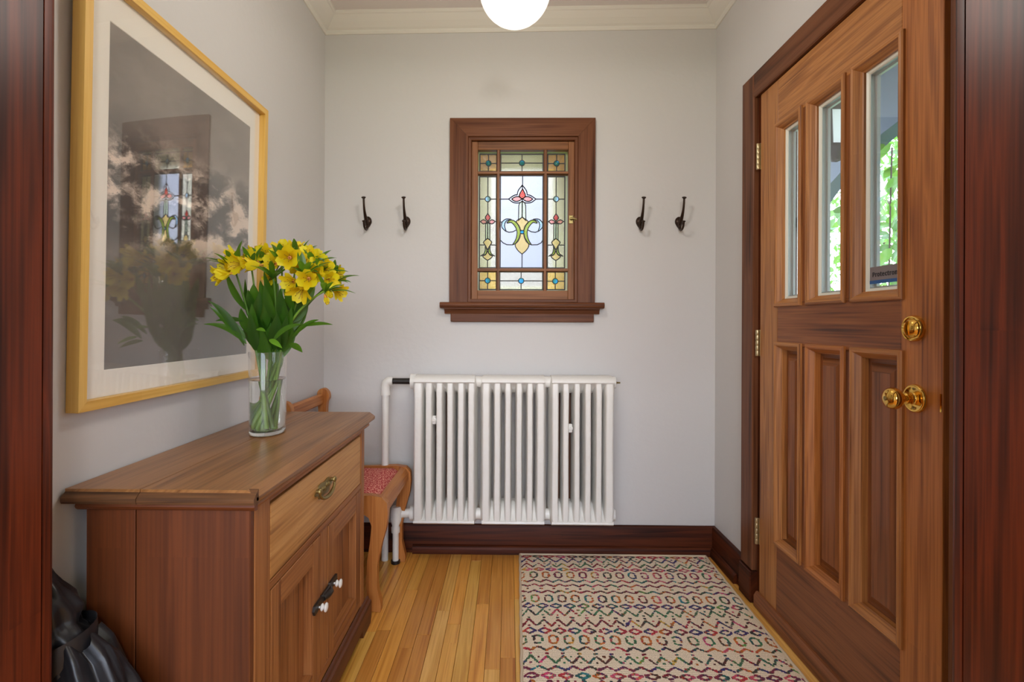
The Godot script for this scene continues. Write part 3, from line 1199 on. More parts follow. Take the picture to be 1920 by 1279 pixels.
	b.lathe([Vector2(0.0, 0.011), Vector2(0.020, 0.010), Vector2(0.0265, 0.0085), Vector2(0.0275, 0.011), Vector2(0.030, 0.0115), Vector2(0.032, 0.009), Vector2(0.0325, 0.0), Vector2(0.0, 0.0)], bolt, 40)
	part(b, "deadbolt_rose", M.brass, d)
	b = mb()
	b.lathe([Vector2(0.0245, 0.010), Vector2(0.0225, 0.0135), Vector2(0.017, 0.018), Vector2(0.009, 0.0208), Vector2(0.0, 0.0217)], bolt, 40)
	part(b, "turn_dome", M.brass, d)
	b = mb()
	var fin := PackedVector2Array()
	for k in 13:
		var a := PI * k / 12.0
		fin.append(Vector2(0.019 * cos(a), 0.012 + 0.019 * sin(a)))
	b.prism(fin, Transform3D(Basis(Vector3(0, 1, 0), Vector3(-1, 0, 0), Vector3(0, 0, 1)), bolt.origin), -0.003, 0.003)
	part(b, "thumb_turn", M.brass, d)
	b = mb()
	b.box(Vector3(0.9986, 0.928, -1.2012), Vector3(1.003, 0.970, -1.1965))
	part(b, "latch_plate", M.brass, d)
	for y in [1.80, 1.055, 0.304]:
		b = mb()
		for k in 5:
			var c0: float = y - 0.052 + 0.0208 * k
			b.lathe([Vector2(0.0, c0), Vector2(0.0062, c0), Vector2(0.0066, c0 + 0.001), Vector2(0.0066, c0 + 0.0193), Vector2(0.0062, c0 + 0.0203), Vector2(0.0, c0 + 0.0203)], Transform3D(Basis(), Vector3(0.992, 0, -2.0615)), 14)
		b.box(Vector3(0.9985, y - 0.052, -2.060), Vector3(1.02, y + 0.052, -2.0535))
		part(b, "hinge", M.hinge, d)
	# worn sweep along the bottom
	b = mb(Vector3.BACK)
	b.prism(PackedVector2Array([Vector2(0.0, 0.004), Vector2(0.018, 0.004), Vector2(0.018, 0.046), Vector2(0.008, 0.062), Vector2(0.0, 0.062)]), Transform3D(Basis(Vector3(-1, 0, 0), Vector3.UP, Vector3.FORWARD), Vector3(1.0, 0, 0)), 1.196, 2.064)
	part(b, "sweep", M.door_panel, d)
	# alarm company decal inside the lite nearest the knob
	b = mb()
	b.box(Vector3(1.0245, 1.2445, -1.470), Vector3(1.0252, 1.292, -1.343))
	var dec := part(b, "decal", std(rgb(128, 120, 122), 0.6), d)  # grey carries the backlit darkening of the sticker in its colour
	dec.set_meta("label", "alarm company window sticker with a blue strip")
	b = mb()
	b.box(Vector3(1.0240, 1.2445, -1.4702), Vector3(1.0245, 1.254, -1.3428))
	part(b, "blue_strip", std(rgb(46, 92, 150), 0.6), dec)
	var tm := TextMesh.new()
	var sf := SystemFont.new()
	sf.font_names = PackedStringArray(["Droid Sans"])
	sf.font_weight = 700
	tm.font = sf
	tm.text = "Protectron"
	tm.font_size = 32
	tm.pixel_size = 0.0005
	tm.depth = 0.0006
	var tn := put(tm, "lettering", std(rgb(40, 38, 44), 0.6), dec)
	tn.position = Vector3(1.0240, 1.270, -1.413)
	tn.rotation.y = -PI / 2
	tn.scale = Vector3(1.15, 1.15, 1.0)


# ---------------------------------------------------------------- chest

func build_chest() -> void:
	var c := thing("chest", "old pine washstand chest with one drawer over two cupboard doors, against the left wall", "cabinet")
	var xb := -0.880
	var xf := -0.535
	var zn := -1.055
	var zf := -1.890
	var yt := 0.752
	# near and far side boards
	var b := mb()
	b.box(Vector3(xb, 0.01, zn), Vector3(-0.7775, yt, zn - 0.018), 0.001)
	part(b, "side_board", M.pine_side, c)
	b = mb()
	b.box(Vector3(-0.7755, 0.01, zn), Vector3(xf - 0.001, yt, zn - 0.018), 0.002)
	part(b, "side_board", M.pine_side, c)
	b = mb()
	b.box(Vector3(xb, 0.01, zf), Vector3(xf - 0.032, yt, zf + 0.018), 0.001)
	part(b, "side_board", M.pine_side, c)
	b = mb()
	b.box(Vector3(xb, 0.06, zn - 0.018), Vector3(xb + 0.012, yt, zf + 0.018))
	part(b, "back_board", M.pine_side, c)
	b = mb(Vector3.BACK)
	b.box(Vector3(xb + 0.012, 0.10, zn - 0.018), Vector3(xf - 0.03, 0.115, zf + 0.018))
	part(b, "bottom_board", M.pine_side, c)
	# face frame
	b = mb()
	b.box(Vector3(xf - 0.030, 0.01, zn - 0.0185), Vector3(xf, yt, -1.143), 0.002)
	part(b, "stile", M.pine_front, c)
	b = mb()
	b.box(Vector3(xf - 0.030, 0.01, -1.852), Vector3(xf, yt, zf), 0.002)
	part(b, "stile", M.pine_front, c)
	for q in [[0.727, yt], [0.527, 0.546], [0.10, 0.125]]:
		b = mb(Vector3.BACK)
		b.box(Vector3(xf - 0.030, q[0], -1.1432), Vector3(xf - 0.001, q[1], -1.8518), 0.001)
		part(b, "rail", M.pine_front, c)
	b = mb()
	b.box(Vector3(xf - 0.030, 0.125, -1.458), Vector3(xf - 0.002, 0.527, -1.512), 0.001)
	part(b, "stile", M.pine_front, c)
	# drawer
	b = mb(Vector3.BACK)
	b.box(Vector3(xf - 0.022, 0.5475, -1.1495), Vector3(xf - 0.002, 0.7185, -1.8455), 0.002)
	b.box(Vector3(xf - 0.30, 0.552, -1.16), Vector3(xf - 0.022, 0.70, -1.83))
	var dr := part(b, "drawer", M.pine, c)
	dr.set_meta("label", "pale pine drawer front with a brass bail handle")
	bail(dr, Vector3(xf - 0.002, 0.652, -1.478))
	# cupboard doors with sunk panels
	for q in [[-1.150, -1.452], [-1.516, -1.846]]:
		var z0: float = q[0]
		var z1: float = q[1]
		var top := 0.524
		var bot := 0.128
		var dd := Node3D.new()
		dd.name = uniq(c, "cupboard_door")
		c.add_child(dd, true)
		b = mb()
		b.box(Vector3(xf - 0.030, bot, z0), Vector3(xf, top, z0 - 0.050), 0.0015)
		part(b, "stile", M.pine_front, dd)
		b = mb()
		b.box(Vector3(xf - 0.030, bot, z1 + 0.055), Vector3(xf, top, z1), 0.0015)
		part(b, "stile", M.pine_front, dd)
		b = mb(Vector3.BACK)
		b.box(Vector3(xf - 0.030, top - 0.062, z0 - 0.050), Vector3(xf - 0.0005, top, z1 + 0.055), 0.0015)
		part(b, "rail", M.pine_front, dd)
		b = mb(Vector3.BACK)
		b.box(Vector3(xf - 0.030, bot, z0 - 0.050), Vector3(xf - 0.0005, bot + 0.034, z1 + 0.055), 0.0015)
		part(b, "rail", M.pine_front, dd)
		b = mb()
		b.box(Vector3(xf - 0.034, bot + 0.005, z0 - 0.02), Vector3(xf - 0.026, top - 0.005, z1 + 0.02))
		part(b, "panel", M.pine_front, dd)
		# iron latch bar with white porcelain knobs
	for q in [[-1.395, -1.452, 0.338], [-1.516, -1.575, 0.343]]:
		b = mb(Vector3.BACK)
		var za: float = q[0]
		var zb: float = q[1]
		var ym: float = q[2]
		var bar := PackedVector2Array([Vector2(-za, ym - 0.012), Vector2(-zb, ym - 0.010), Vector2(-zb, ym + 0.011), Vector2(-za, ym + 0.012), Vector2(-za - 0.006, ym)])
		b.prism(bar, Transform3D(Basis(Vector3.FORWARD, Vector3.UP, Vector3.RIGHT), Vector3(xf, 0, 0)), 0.0, 0.007)
		var l := part(b, "latch", M.iron, c)
		b = mb()
		b.lathe([Vector2(0.003, 0.006), Vector2(0.003, 0.012), Vector2(0.009, 0.013), Vector2(0.0105, 0.0155), Vector2(0.009, 0.018), Vector2(0.0045, 0.020), Vector2(0.0045, 0.0225), Vector2(0.011, 0.0235), Vector2(0.013, 0.0265), Vector2(0.011, 0.0295), Vector2(0.004, 0.031), Vector2(0.0, 0.031)], Transform3D(Basis(Vector3(0, 1, 0), Vector3(1, 0, 0), Vector3(0, 0, -1)), Vector3(xf, ym - 0.004, (za + zb) / 2)), 18)
		part(b, "latch_knob", M.porcelain, l)
	b = mb(Vector3.BACK)
	b.box(Vector3(xf - 0.002, 0.329, -1.452), Vector3(xf + 0.008, 0.351, -1.516), 0.003)
	b.tube([Vector3(xf + 0.006, 0.34, -1.458), Vector3(xf + 0.013, 0.342, -1.475), Vector3(xf + 0.013, 0.34, -1.497), Vector3(xf + 0.006, 0.341, -1.514)], [0.008, 0.010, 0.010, 0.007], 8)
	part(b, "latch", M.iron, c)
	# plinth with bracket feet
	b = mb(Vector3.BACK)
	var foot := PackedVector2Array([Vector2(-zn, 0.0), Vector2(-zn + 0.07, 0.0), Vector2(-zn + 0.085, 0.03), Vector2(-zf - 0.075, 0.03), Vector2(-zf - 0.065, 0.0), Vector2(-zf + 0.03, 0.0), Vector2(-zf + 0.04, 0.02), Vector2(-zf + 0.04, 0.072), Vector2(-zn, 0.072)])
	b.prism(foot, Transform3D(Basis(Vector3.FORWARD, Vector3.UP, Vector3.RIGHT), Vector3(xf, 0, 0)), 0.0, 0.018)
	b.prism(PackedVector2Array([Vector2(0, 0.072), Vector2(0.019, 0.072), Vector2(0.017, 0.082), Vector2(0.010, 0.086), Vector2(0.007, 0.094), Vector2(0.0, 0.098)]), Transform3D(Basis(Vector3.RIGHT, Vector3.UP, Vector3.FORWARD), Vector3(xf, 0, 0)).rotated_local(Vector3.UP, 0.0), -zn - 0.003, -zf + 0.04)
	part(b, "plinth", M.pine_side, c)
	# moulding under the top
	b = mb(Vector3.BACK)
	var bm := [Vector2(0.0, 0.0), Vector2(0.008, 0.0), Vector2(0.013, 0.004), Vector2(0.015, 0.009), Vector2(0.013, 0.014), Vector2(0.008, 0.017), Vector2(0.0, 0.017)]
	var bmp := PackedVector2Array(bm)
	b.prism(bmp, Transform3D(Basis(Vector3.RIGHT, Vector3.UP, Vector3.FORWARD), Vector3(xf, 0.741, 0)), -zn, -zf + 0.014)
	part(b, "bed_molding", M.pine_front, c)
	b = mb(Vector3.RIGHT)
	b.prism(bmp, Transform3D(Basis(Vector3.BACK, Vector3.UP, Vector3.RIGHT), Vector3(0, 0.741, zn)), xb - 0.012, xf + 0.0148)
	part(b, "bed_molding", M.pine_side, c)
	# top of two boards with a thumb-moulded edge
	var tz0 := -1.028
	var tz1 := -1.962
	var prof := [Vector2(0, 0.758), Vector2(0.006, 0.758), Vector2(0.0085, 0.763), Vector2(0.0085, 0.7705), Vector2(0.004, 0.7745), Vector2(-0.012, 0.786)]
	for k in 2:
		b = mb(Vector3.BACK)
		var x0: float = [-0.912, -0.7555][k]
		var x1: float = [-0.757, -0.5235][k]
		var pl := PackedVector2Array()
		if k == 0:
			for p in [Vector2(x1, 0.758), Vector2(x1, 0.786), Vector2(x0, 0.786), Vector2(x0, 0.758)]:
				pl.append(p)
		else:
			pl.append(Vector2(x0, 0.758))
			for p in prof:
				pl.append(Vector2(x1 + p.x, p.y))
			pl.append(Vector2(x0, 0.786))
		b.prism(pl, Transform3D(Basis(Vector3.RIGHT, Vector3.UP, Vector3.FORWARD), Vector3.ZERO), -tz0 + 0.012, -tz1)
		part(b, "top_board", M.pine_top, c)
		# moulded near end in a darker brown wood
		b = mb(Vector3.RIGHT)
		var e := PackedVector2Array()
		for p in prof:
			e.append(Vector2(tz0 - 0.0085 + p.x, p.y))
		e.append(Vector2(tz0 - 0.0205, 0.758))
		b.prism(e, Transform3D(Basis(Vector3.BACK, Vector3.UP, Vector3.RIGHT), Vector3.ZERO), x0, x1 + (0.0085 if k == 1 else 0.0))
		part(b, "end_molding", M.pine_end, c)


func bail(dr: Node3D, p: Vector3) -> void:
	# pierced backplate, two posts and a drooping bail
	var b := mb()
	var o := PackedVector2Array()
	for k in 32:
		var t := TAU * k / 32.0
		var r := 1.0 + 0.16 * cos(6.0 * t)
		o.append(Vector2(0.062 * r * cos(t), 0.021 * r * sin(t) - 0.002))
	b.prism(o, Transform3D(Basis(Vector3.FORWARD, Vector3.UP, Vector3.RIGHT), p), 0.0, 0.003, 60.0)
	for k in 5:
		b.lathe([Vector2(0.007, 0.002), Vector2(0.006, 0.005), Vector2(0.003, 0.007), Vector2(0.0, 0.0075)], Transform3D(Basis(Vector3(0, 1, 0), Vector3(1, 0, 0), Vector3(0, 0, -1)), p + Vector3(0, 0.003 * sin(k * 2.1), -0.034 + 0.017 * k)), 10)
	part(b, "handle_plate", M.old_brass, dr)
	b = mb()
	for s in [-1, 1]:
		b.tube([p + Vector3(0.002, 0.006, 0.058 * s), p + Vector3(0.013, 0.006, 0.058 * s)], [0.006, 0.005], 10)
		b.lathe([Vector2(0.009, 0.0), Vector2(0.0085, 0.004), Vector2(0.004, 0.007), Vector2(0.0, 0.0075)], Transform3D(Basis(Vector3(0, 1, 0), Vector3(1, 0, 0), Vector3(0, 0, -1)), p + Vector3(0.011, 0.006, 0.058 * s)), 12)
	var path := []
	var rad := []
	for k in 15:
		var t := PI * k / 14.0
		path.append(p + Vector3(0.012 + 0.003 * sin(t), 0.006 - 0.031 * pow(sin(t), 0.8), -0.060 * cos(t)))
		rad.append(0.0032 + 0.0026 * sin(t))
	b.tube(path, rad, 8)
	part(b, "handle", M.old_brass, dr)


# ---------------------------------------------------------------- chair

func build_chair() -> void:
	var c := thing("side_chair", "wooden side chair with a red upholstered seat, tucked between chest and radiator", "chair")
	var zn := -2.005
	var zf := -2.425
	var xs := -0.455
	# front legs: sabre curve turning over into the seat rails
	for k in 2:
		var z: float = [zn, zf][k]
		var b := mb()
		var p := PackedVector2Array([Vector2(-0.535, 0.005), Vector2(-0.488, 0.0), Vector2(-0.486, 0.03), Vector2(-0.502, 0.10), Vector2(-0.502, 0.18), Vector2(-0.486, 0.26), Vector2(-0.466, 0.33), Vector2(-0.460, 0.385), Vector2(-0.464, 0.425), Vector2(-0.485, 0.448), Vector2(-0.53, 0.455), Vector2(-0.60, 0.453), Vector2(-0.60, 0.385), Vector2(-0.56, 0.383), Vector2(-0.536, 0.368), Vector2(-0.524, 0.335), Vector2(-0.53, 0.27), Vector2(-0.541, 0.20), Vector2(-0.544, 0.12), Vector2(-0.540, 0.06)])
		b.prism(p, Transform3D(Basis(), Vector3(-0.010 if k == 0 else 0.0, 0, z)), -0.016, 0.016)
		part(b, "leg", M.chair, c)
	# seat rails
	for k in 2:
		var z: float = [zn, zf][k]
		var b := mb(Vector3.RIGHT)
		b.prism(PackedVector2Array([Vector2(-0.885, 0.385), Vector2(-0.59, 0.385), Vector2(-0.53, 0.405), Vector2(-0.53, 0.455), Vector2(-0.70, 0.448), Vector2(-0.885, 0.445)]), Transform3D(Basis(), Vector3(0, 0, z)), -0.012, 0.012)
		part(b, "seat_rail", M.chair, c)
	var b := mb(Vector3.BACK)
	var fr := PackedVector2Array([Vector2(-0.500, 0.385), Vector2(-0.472, 0.392), Vector2(-0.472, 0.42), Vector2(-0.486, 0.441), Vector2(-0.508, 0.448)])
	b.prism(fr, Transform3D(), zf + 0.016, zn - 0.016)
	part(b, "seat_rail", M.chair, c)
	b = mb(Vector3.BACK)
	b.box(Vector3(-0.885, 0.385, zf), Vector3(-0.865, 0.44, zn), 0.002)
	part(b, "seat_rail", M.chair, c)
	# drop-in seat, slightly domed
	b = mb(Vector3.RIGHT)
	var rows := []
	for i in 13:
		var r := []
		for k in 13:
			var u := i / 12.0
			var v := k / 12.0
			var e := minf(minf(u, 1 - u), minf(v, 1 - v))
			var y := 0.430 + 0.030 * (1.0 - pow(1.0 - minf(e * 4.0, 1.0), 3.0)) + 0.004 * sin(PI * u) * sin(PI * v)
			r.append(Vector3(lerpf(-0.862, -0.505, u), y, lerpf(zf + 0.013, zn - 0.013, v)))
		rows.append(r)
	b.skin(rows, false, Vector3.UP)
	b.box(Vector3(-0.862, 0.415, zf + 0.013), Vector3(-0.505, 0.431, zn - 0.013))
	part(b, "seat_cushion", M.seat, c)
	# back posts with rolled tops
	for k in 2:
		var z: float = [zn, zf][k]
		b = mb()
		var p := PackedVector2Array([Vector2(-0.905, 0.0), Vector2(-0.872, 0.0), Vector2(-0.858, 0.20), Vector2(-0.852, 0.42), Vector2(-0.862, 0.60), Vector2(-0.864, 0.735), Vector2(-0.852, 0.773), Vector2(-0.857, 0.801), Vector2(-0.876, 0.817), Vector2(-0.899, 0.811), Vector2(-0.909, 0.785), Vector2(-0.902, 0.715), Vector2(-0.896, 0.55), Vector2(-0.892, 0.40), Vector2(-0.896, 0.20)])
		b.prism(smooth_poly(p, [0, 1]), Transform3D(Basis(), Vector3(0, 0, z)), -0.015, 0.015)
		part(b, "back_post", M.chair, c)
	b = mb(Vector3.BACK)
	b.box(Vector3(-0.902, 0.742, zf + 0.015), Vector3(-0.878, 0.792, zn - 0.015), 0.006)
	part(b, "crest_rail", M.chair, c)
	b = mb(Vector3.BACK)
	b.box(Vector3(-0.895, 0.565, zf + 0.015), Vector3(-0.875, 0.605, zn - 0.015), 0.004)
	part(b, "back_rail", M.chair, c)


# ---------------------------------------------------------------- radiator

func build_radiator() -> void:
	var r := thing("radiator", "white painted cast iron radiator hung on the back wall below the window", "radiator")
	var x0 := -0.444
	var k := 0.93 / 1210.0
	# header bars: upper with a cove below, lower with a flare
	var sec := [[325.0, 693.0], [738.0, 1115.0], [1158.0, 1530.0]]
	for t in 2:
		for q in sec:
			var b := mb()
			var p: PackedVector2Array
			if t == 0:
				p = PackedVector2Array([Vector2(-2.49, 0.800), Vector2(-2.432, 0.800), Vector2(-2.404, 0.826), Vector2(-2.384, 0.846), Vector2(-2.368, 0.851), Vector2(-2.362, 0.856), Vector2(-2.362, 0.864), Vector2(-2.372, 0.875), Vector2(-2.396, 0.882), Vector2(-2.46, 0.882), Vector2(-2.49, 0.872)])
			else:
				p = PackedVector2Array([Vector2(-2.49, 0.280), Vector2(-2.432, 0.280), Vector2(-2.404, 0.248), Vector2(-2.378, 0.215), Vector2(-2.364, 0.212), Vector2(-2.362, 0.204), Vector2(-2.372, 0.196), Vector2(-2.40, 0.192), Vector2(-2.46, 0.192), Vector2(-2.49, 0.20)])
			b.prism(p, Transform3D(Basis(Vector3.BACK, Vector3.UP, Vector3.RIGHT), Vector3.ZERO), x0 + (q[0] - 322) * k, x0 + (q[1] - 322) * k, 50.0)
			part(b, "header", M.radiator, r)
	for t in 2:
		var b := mb()
		var y: float = [0.852, 0.226][t]
		b.tube([Vector3(x0 - 0.016, y, -2.43), Vector3(x0 + 0.946, y, -2.43)], [0.026], 16)
		b.tube([Vector3(x0 - 0.022, y, -2.43), Vector3(x0 + 0.004, y, -2.43)], [0.036, 0.036], 16)
		b.tube([Vector3(x0 + 0.925, y, -2.43), Vector3(x0 + 0.946, y, -2.43)], [0.030, 0.030], 6)
		part(b, "hub", M.radiator, r)
	# columns
	var cols := [[325, 376, 1], [395, 436, 0], [460, 500, 0], [525, 564, 0], [590, 630, 0], [653, 693, 2], [738, 786, 1], [810, 850, 0], [876, 913, 0], [943, 980, 0], [1008, 1045, 0], [1067, 1115, 2], [1158, 1200, 1], [1224, 1262, 0], [1292, 1328, 0], [1357, 1395, 0], [1422, 1460, 0], [1480, 1530, 2]]
	for q in cols:
		var a: float = x0 + (q[0] - 322.0) * k
		var e: float = x0 + (q[1] - 322.0) * k
		var w := (e - a) / 2
		var b := mb()
		var m := (a + e) / 2
		# rounded column, tapered where it meets the headers
		var rows := []
		for lv in [[0.200, 0.9, -0.006], [0.222, 1.06, -0.002], [0.262, 1.08, 0.0], [0.30, 1.0, 0.0], [0.55, 0.98, 0.0], [0.78, 1.0, 0.0], [0.822, 1.10, 0.0], [0.846, 1.05, -0.004], [0.868, 0.9, -0.012]]:
			var l := []
			for s in 28:
				var t := TAU * (s + 0.5) / 28.0
				var cx := signf(cos(t)) * pow(absf(cos(t)), 0.32)
				var cz := signf(sin(t)) * pow(absf(sin(t)), 0.5)
				var jx := 0.0006 * sin(lv[0] * 37.0 + a * 91.0)
				# flanks splay towards the wall; end columns reach over to the next group
				var grow := 1.0 + 0.40 * (1.0 - cz) * 0.5
				if q[2] == 1 and cx < 0.0 or q[2] == 2 and cx > 0.0:
					grow += 0.5 * (1.0 - cz) * 0.5
				l.append(Vector3(m + cx * w * lv[1] * grow + jx, lv[0], -2.425 + cz * (0.062 + lv[2])))
			rows.append(l)
		b.skin(rows, true)
		fix_normals(b, Vector3(m, 0.5, -2.425))
		part(b, "column", M.radiator, r)
	# webs of the end columns closing towards the wall, bleed plug, tie bolts, hanging brackets behind
	var b := mb()
	b.lathe([Vector2(0.0, 0.0), Vector2(0.006, 0.0), Vector2(0.006, 0.010), Vector2(0.004, 0.012), Vector2(0.004, 0.026), Vector2(0.0, 0.026)], Transform3D(Basis(Vector3(0, 1, 0), Vector3(1, 0, 0), Vector3(0, 0, 1)), Vector3(x0 + 0.944, 0.850, -2.43)), 10)
	part(b, "bleed_valve", M.old_brass, r)
	for q in [[446.0, 330.0], [1272.0, 375.0]]:
		b = mb()
		var y: float = 0.885 - (q[1] - 60.0) * 0.000766
		var xf := Transform3D(Basis(Vector3.RIGHT, Vector3.BACK, Vector3.UP), Vector3(x0 + (q[0] - 322) * k, y, -2.385))
		b.lathe([Vector2(0.0, -0.06), Vector2(0.008, -0.06), Vector2(0.008, 0.0), Vector2(0.0115, 0.002), Vector2(0.0115, 0.007), Vector2(0.006, 0.009), Vector2(0.005, 0.016), Vector2(0.0, 0.016)], xf, 12)
		b.box(Vector3(xf.origin.x - 0.009, y - 0.022, -2.40), Vector3(xf.origin.x + 0.009, y + 0.018, -2.384), 0.003)
		part(b, "tie_bolt", M.radiator, r)
	for q in [[437.0, 525.0], [1195.0, 1290.0]]:
		b = mb()
		b.box(Vector3(x0 + (q[0] - 322) * k, 0.23, -2.49), Vector3(x0 + (q[1] - 322) * k, 0.84, -2.503), 0.002)
		part(b, "bracket", M.rust, r)
	# supply pipe along the wall
	var pp := thing("heating_pipe", "white heating pipe with a bare black length joining the radiator's top left", "pipe")
	b = mb()
	b.tube([Vector3(-0.588, 0.0, -2.43), Vector3(-0.588, 0.79, -2.43)], [0.0165], 16)
	part(b, "riser", M.radiator, pp)
	b = mb()
	b.tube([Vector3(-0.588, 0.785, -2.43), Vector3(-0.588, 0.806, -2.43)], [0.0235], 8)
	b.tube([Vector3(-0.588, 0.80, -2.43), Vector3(-0.588, 0.826, -2.43), Vector3(-0.583, 0.843, -2.43), Vector3(-0.571, 0.852, -2.43), Vector3(-0.553, 0.852, -2.43)], [0.021, 0.022, 0.023, 0.0225, 0.021], 14)
	part(b, "elbow", M.radiator, pp)
	b = mb()
	b.tube([Vector3(-0.555, 0.852, -2.43), Vector3(-0.460, 0.852, -2.43)], [0.0145], 14)
	part(b, "bare_pipe", M.pipe_black, pp)
	var pv := thing("return_pipe", "white valve and pipe from the floor to the radiator's bottom left", "pipe")
	b = mb()
	b.tube([Vector3(-0.530, 0.0, -2.40), Vector3(-0.530, 0.15, -2.40)], [0.0145], 14)
	part(b, "riser", M.radiator, pv)
	b = mb()
	b.tube([Vector3(-0.530, 0.0, -2.40), Vector3(-0.530, 0.014, -2.40)], [0.021], 14)
	part(b, "floor_collar", M.pipe_black, pv)
	b = mb()
	b.tube([Vector3(-0.530, 0.145, -2.40), Vector3(-0.530, 0.168, -2.40), Vector3(-0.530, 0.175, -2.40), Vector3(-0.530, 0.20, -2.405), Vector3(-0.530, 0.24, -2.41), Vector3(-0.530, 0.262, -2.41)], [0.020, 0.021, 0.016, 0.026, 0.028, 0.020], 16)
	b.tube([Vector3(-0.53, 0.226, -2.41), Vector3(-0.50, 0.226, -2.42), Vector3(-0.464, 0.226, -2.43)], [0.021, 0.020, 0.022], 14)
	part(b, "valve_body", M.radiator, pv)


func fix_normals(b: MB, c: Vector3) -> void:
	for i in range(0, b.v.size(), 3):
		for k in 3:
			var d := b.v[i + k] - c
			d.y = 0.0
			if b.n[i + k].dot(d) < 0.0:
				b.n[i + k] = -b.n[i + k]
		var f := (b.v[i + 1] - b.v[i]).cross(b.v[i + 2] - b.v[i])
		if f.dot(b.n[i]) > 0.0:
			var t := b.v[i]
			b.v[i] = b.v[i + 1]
			b.v[i + 1] = t
			var u := b.n[i]
			b.n[i] = b.n[i + 1]
			b.n[i + 1] = u
			var w := b.u[i]
			b.u[i] = b.u[i + 1]
			b.u[i + 1] = w


# ---------------------------------------------------------------- rug

func build_rug() -> void:
	var W := 840
	var H := 1400     # 0.925 m by 1.6 m
	var ppm := W / 0.925
	var base := noise(W, H, 0.25, 61)
	var d := PackedByteArray()
	d.resize(W * H * 3)
	for y in H:
		var wy := 7 if (y % 8) < 2 else 0
		for x in W:
			var k := y * W + x
			var j := int(base[k] * 0.28) - 36 - wy - (5 if ((x + (4 if (y / 8) % 2 else 0)) % 9) < 2 else 0)
			d[k * 3] = clampi(232 + j, 0, 255)
			d[k * 3 + 1] = clampi(214 + j, 0, 255)
			d[k * 3 + 2] = clampi(188 + j, 0, 255)
	var im := Image.create_from_data(W, H, false, Image.FORMAT_RGB8, d)
	var pal := [rgb(44, 46, 48), rgb(120, 30, 42), rgb(186, 44, 56), rgb(30, 96, 92), rgb(52, 48, 110), rgb(206, 112, 40), rgb(62, 70, 52), rgb(214, 90, 112), rgb(80, 50, 40), rgb(60, 120, 80), rgb(112, 40, 70)]
	var rare := [rgb(220, 170, 50), rgb(40, 130, 140), rgb(228, 76, 130), rgb(90, 160, 70)]
	var pitch := 0.0565 * ppm
	var seq := ["d30", "z46", "z44", "d30", "o66", "w36", "w34", "s14", "w32", "o66", "d36", "z52", "s12", "z52", "d38", "o60", "w36", "s12", "z46", "w34"]
	var y := 8.0
	var ri := 0
	while y < H - 20:
		var spec: String = seq[ri % seq.size()]
		ri += 1
		var kind := spec[0]
		var h := float(spec.substr(1)) / 1000.0 * ppm
		var ph := 0.5 if kind == "o" or kind == "w" else 0.0
		var main: Color = pal[rng.randi() % pal.size()]
		var second: Color = pal[rng.randi() % pal.size()]
		var cell := -1
		var cc := main
		var step := 3.0
		var x := 0.0
		while x < W:
			var cx := x / pitch + ph
			var ci := int(cx * 2.0)
			if ci != cell:
				cell = ci
				var r := rng.randf()
				cc = main if r < 0.34 else second if r < 0.6 else pal[rng.randi() % pal.size()] if r < 0.92 else rare[rng.randi() % rare.size()]
			var t: float = cx - floor(cx)
			var tri_ := absf(t * 2.0 - 1.0)      # 1 at the joints, 0 in the middle
			var ys := []
			if kind == "z":
				ys = [tri_ * 0.78 + 0.1]
				if tri_ > 0.93 and rng.randf() < 0.5:
					ys.append(0.18)
				if tri_ < 0.08 and rng.randf() < 0.5:
					ys.append(0.82)
			elif kind == "w":
				ys = [tri_ * 0.55 + 0.2]
			elif kind == "d":
				if tri_ < 0.82:
					var a := 0.42 * (1.0 - tri_ / 0.82)
					ys = [0.5 - a, 0.5 + a]
			elif kind == "o":
				if tri_ < 0.58:
					var a := 0.38 * sqrt(1.0 - pow(tri_ / 0.58, 2.0)) * 0.8 + 0.06
					ys = [0.5 - a, 0.5 + a]
					if tri_ > 0.46:
						ys.append(0.5)
						ys.append(0.42)
						ys.append(0.58)
			elif kind == "s":
				if tri_ < 0.16:
					ys = [0.5]
			for v in ys:
				if rng.randf() < 0.9:
					var c2 := cc.lerp(pal[rng.randi() % pal.size()], 0.2 if rng.randf() < 0.7 else 0.75)
					im.fill_rect(Rect2i(int(x), int(y + v * h + rng.randf_range(-1, 1)), 6 + rng.randi() % 4, 6 + rng.randi() % 4), c2)
					if rng.randf() < 0.02:
						im.fill_rect(Rect2i(int(x) - 4, int(y + v * h) - 3, 11, 8), c2)
			x += step
		y += h + 0.0015 * ppm
	var m := std(Color.WHITE, 0.95)
	m.albedo_texture = ImageTexture.create_from_image(im)
	# woven relief
	var hm := Image.create(W / 2, H / 2, false, Image.FORMAT_L8)
	var hb := noise(W / 2, H / 2, 0.2, 63)
	for yy in H / 2:
		for xx in W / 2:
			var q := 0.5 + 0.25 * sin(yy * TAU / 4.0) + 0.2 * sin(xx * TAU / 4.5 + (PI if (yy / 4) % 2 else 0.0)) + (hb[yy * (W / 2) + xx] - 128) / 500.0
			hm.set_pixel(xx, yy, Color(q, q, q))
	m.heightmap_enabled = true
	m.heightmap_texture = ImageTexture.create_from_image(hm)
	m.heightmap_scale = 0.18
	var r := thing("rug", "cream woven rug with rows of multicoloured zigzags and diamonds on the floor", "rug")
	var b := mb()
	var rows := []
	var za := -2.492
	var zb := -0.90
	for i in 81:
		var l := []
		for k in 41:
			var u := k / 40.0
			var v := i / 80.0
			var z := lerpf(za, zb, v)
			var sh := -0.022 * v
			var wob := 0.0015 * sin(v * 60.0) * (1.0 if k == 0 or k == 40 else 0.0)
			var e := minf(u, 1 - u) * 40.0
			l.append(Vector3(0.056 + 0.898 * u + sh + wob, 0.0095 if e > 0.5 and i > 0 and i < 80 else 0.004, z))
		rows.append(l)
	b.skin(rows, false, Vector3.UP)
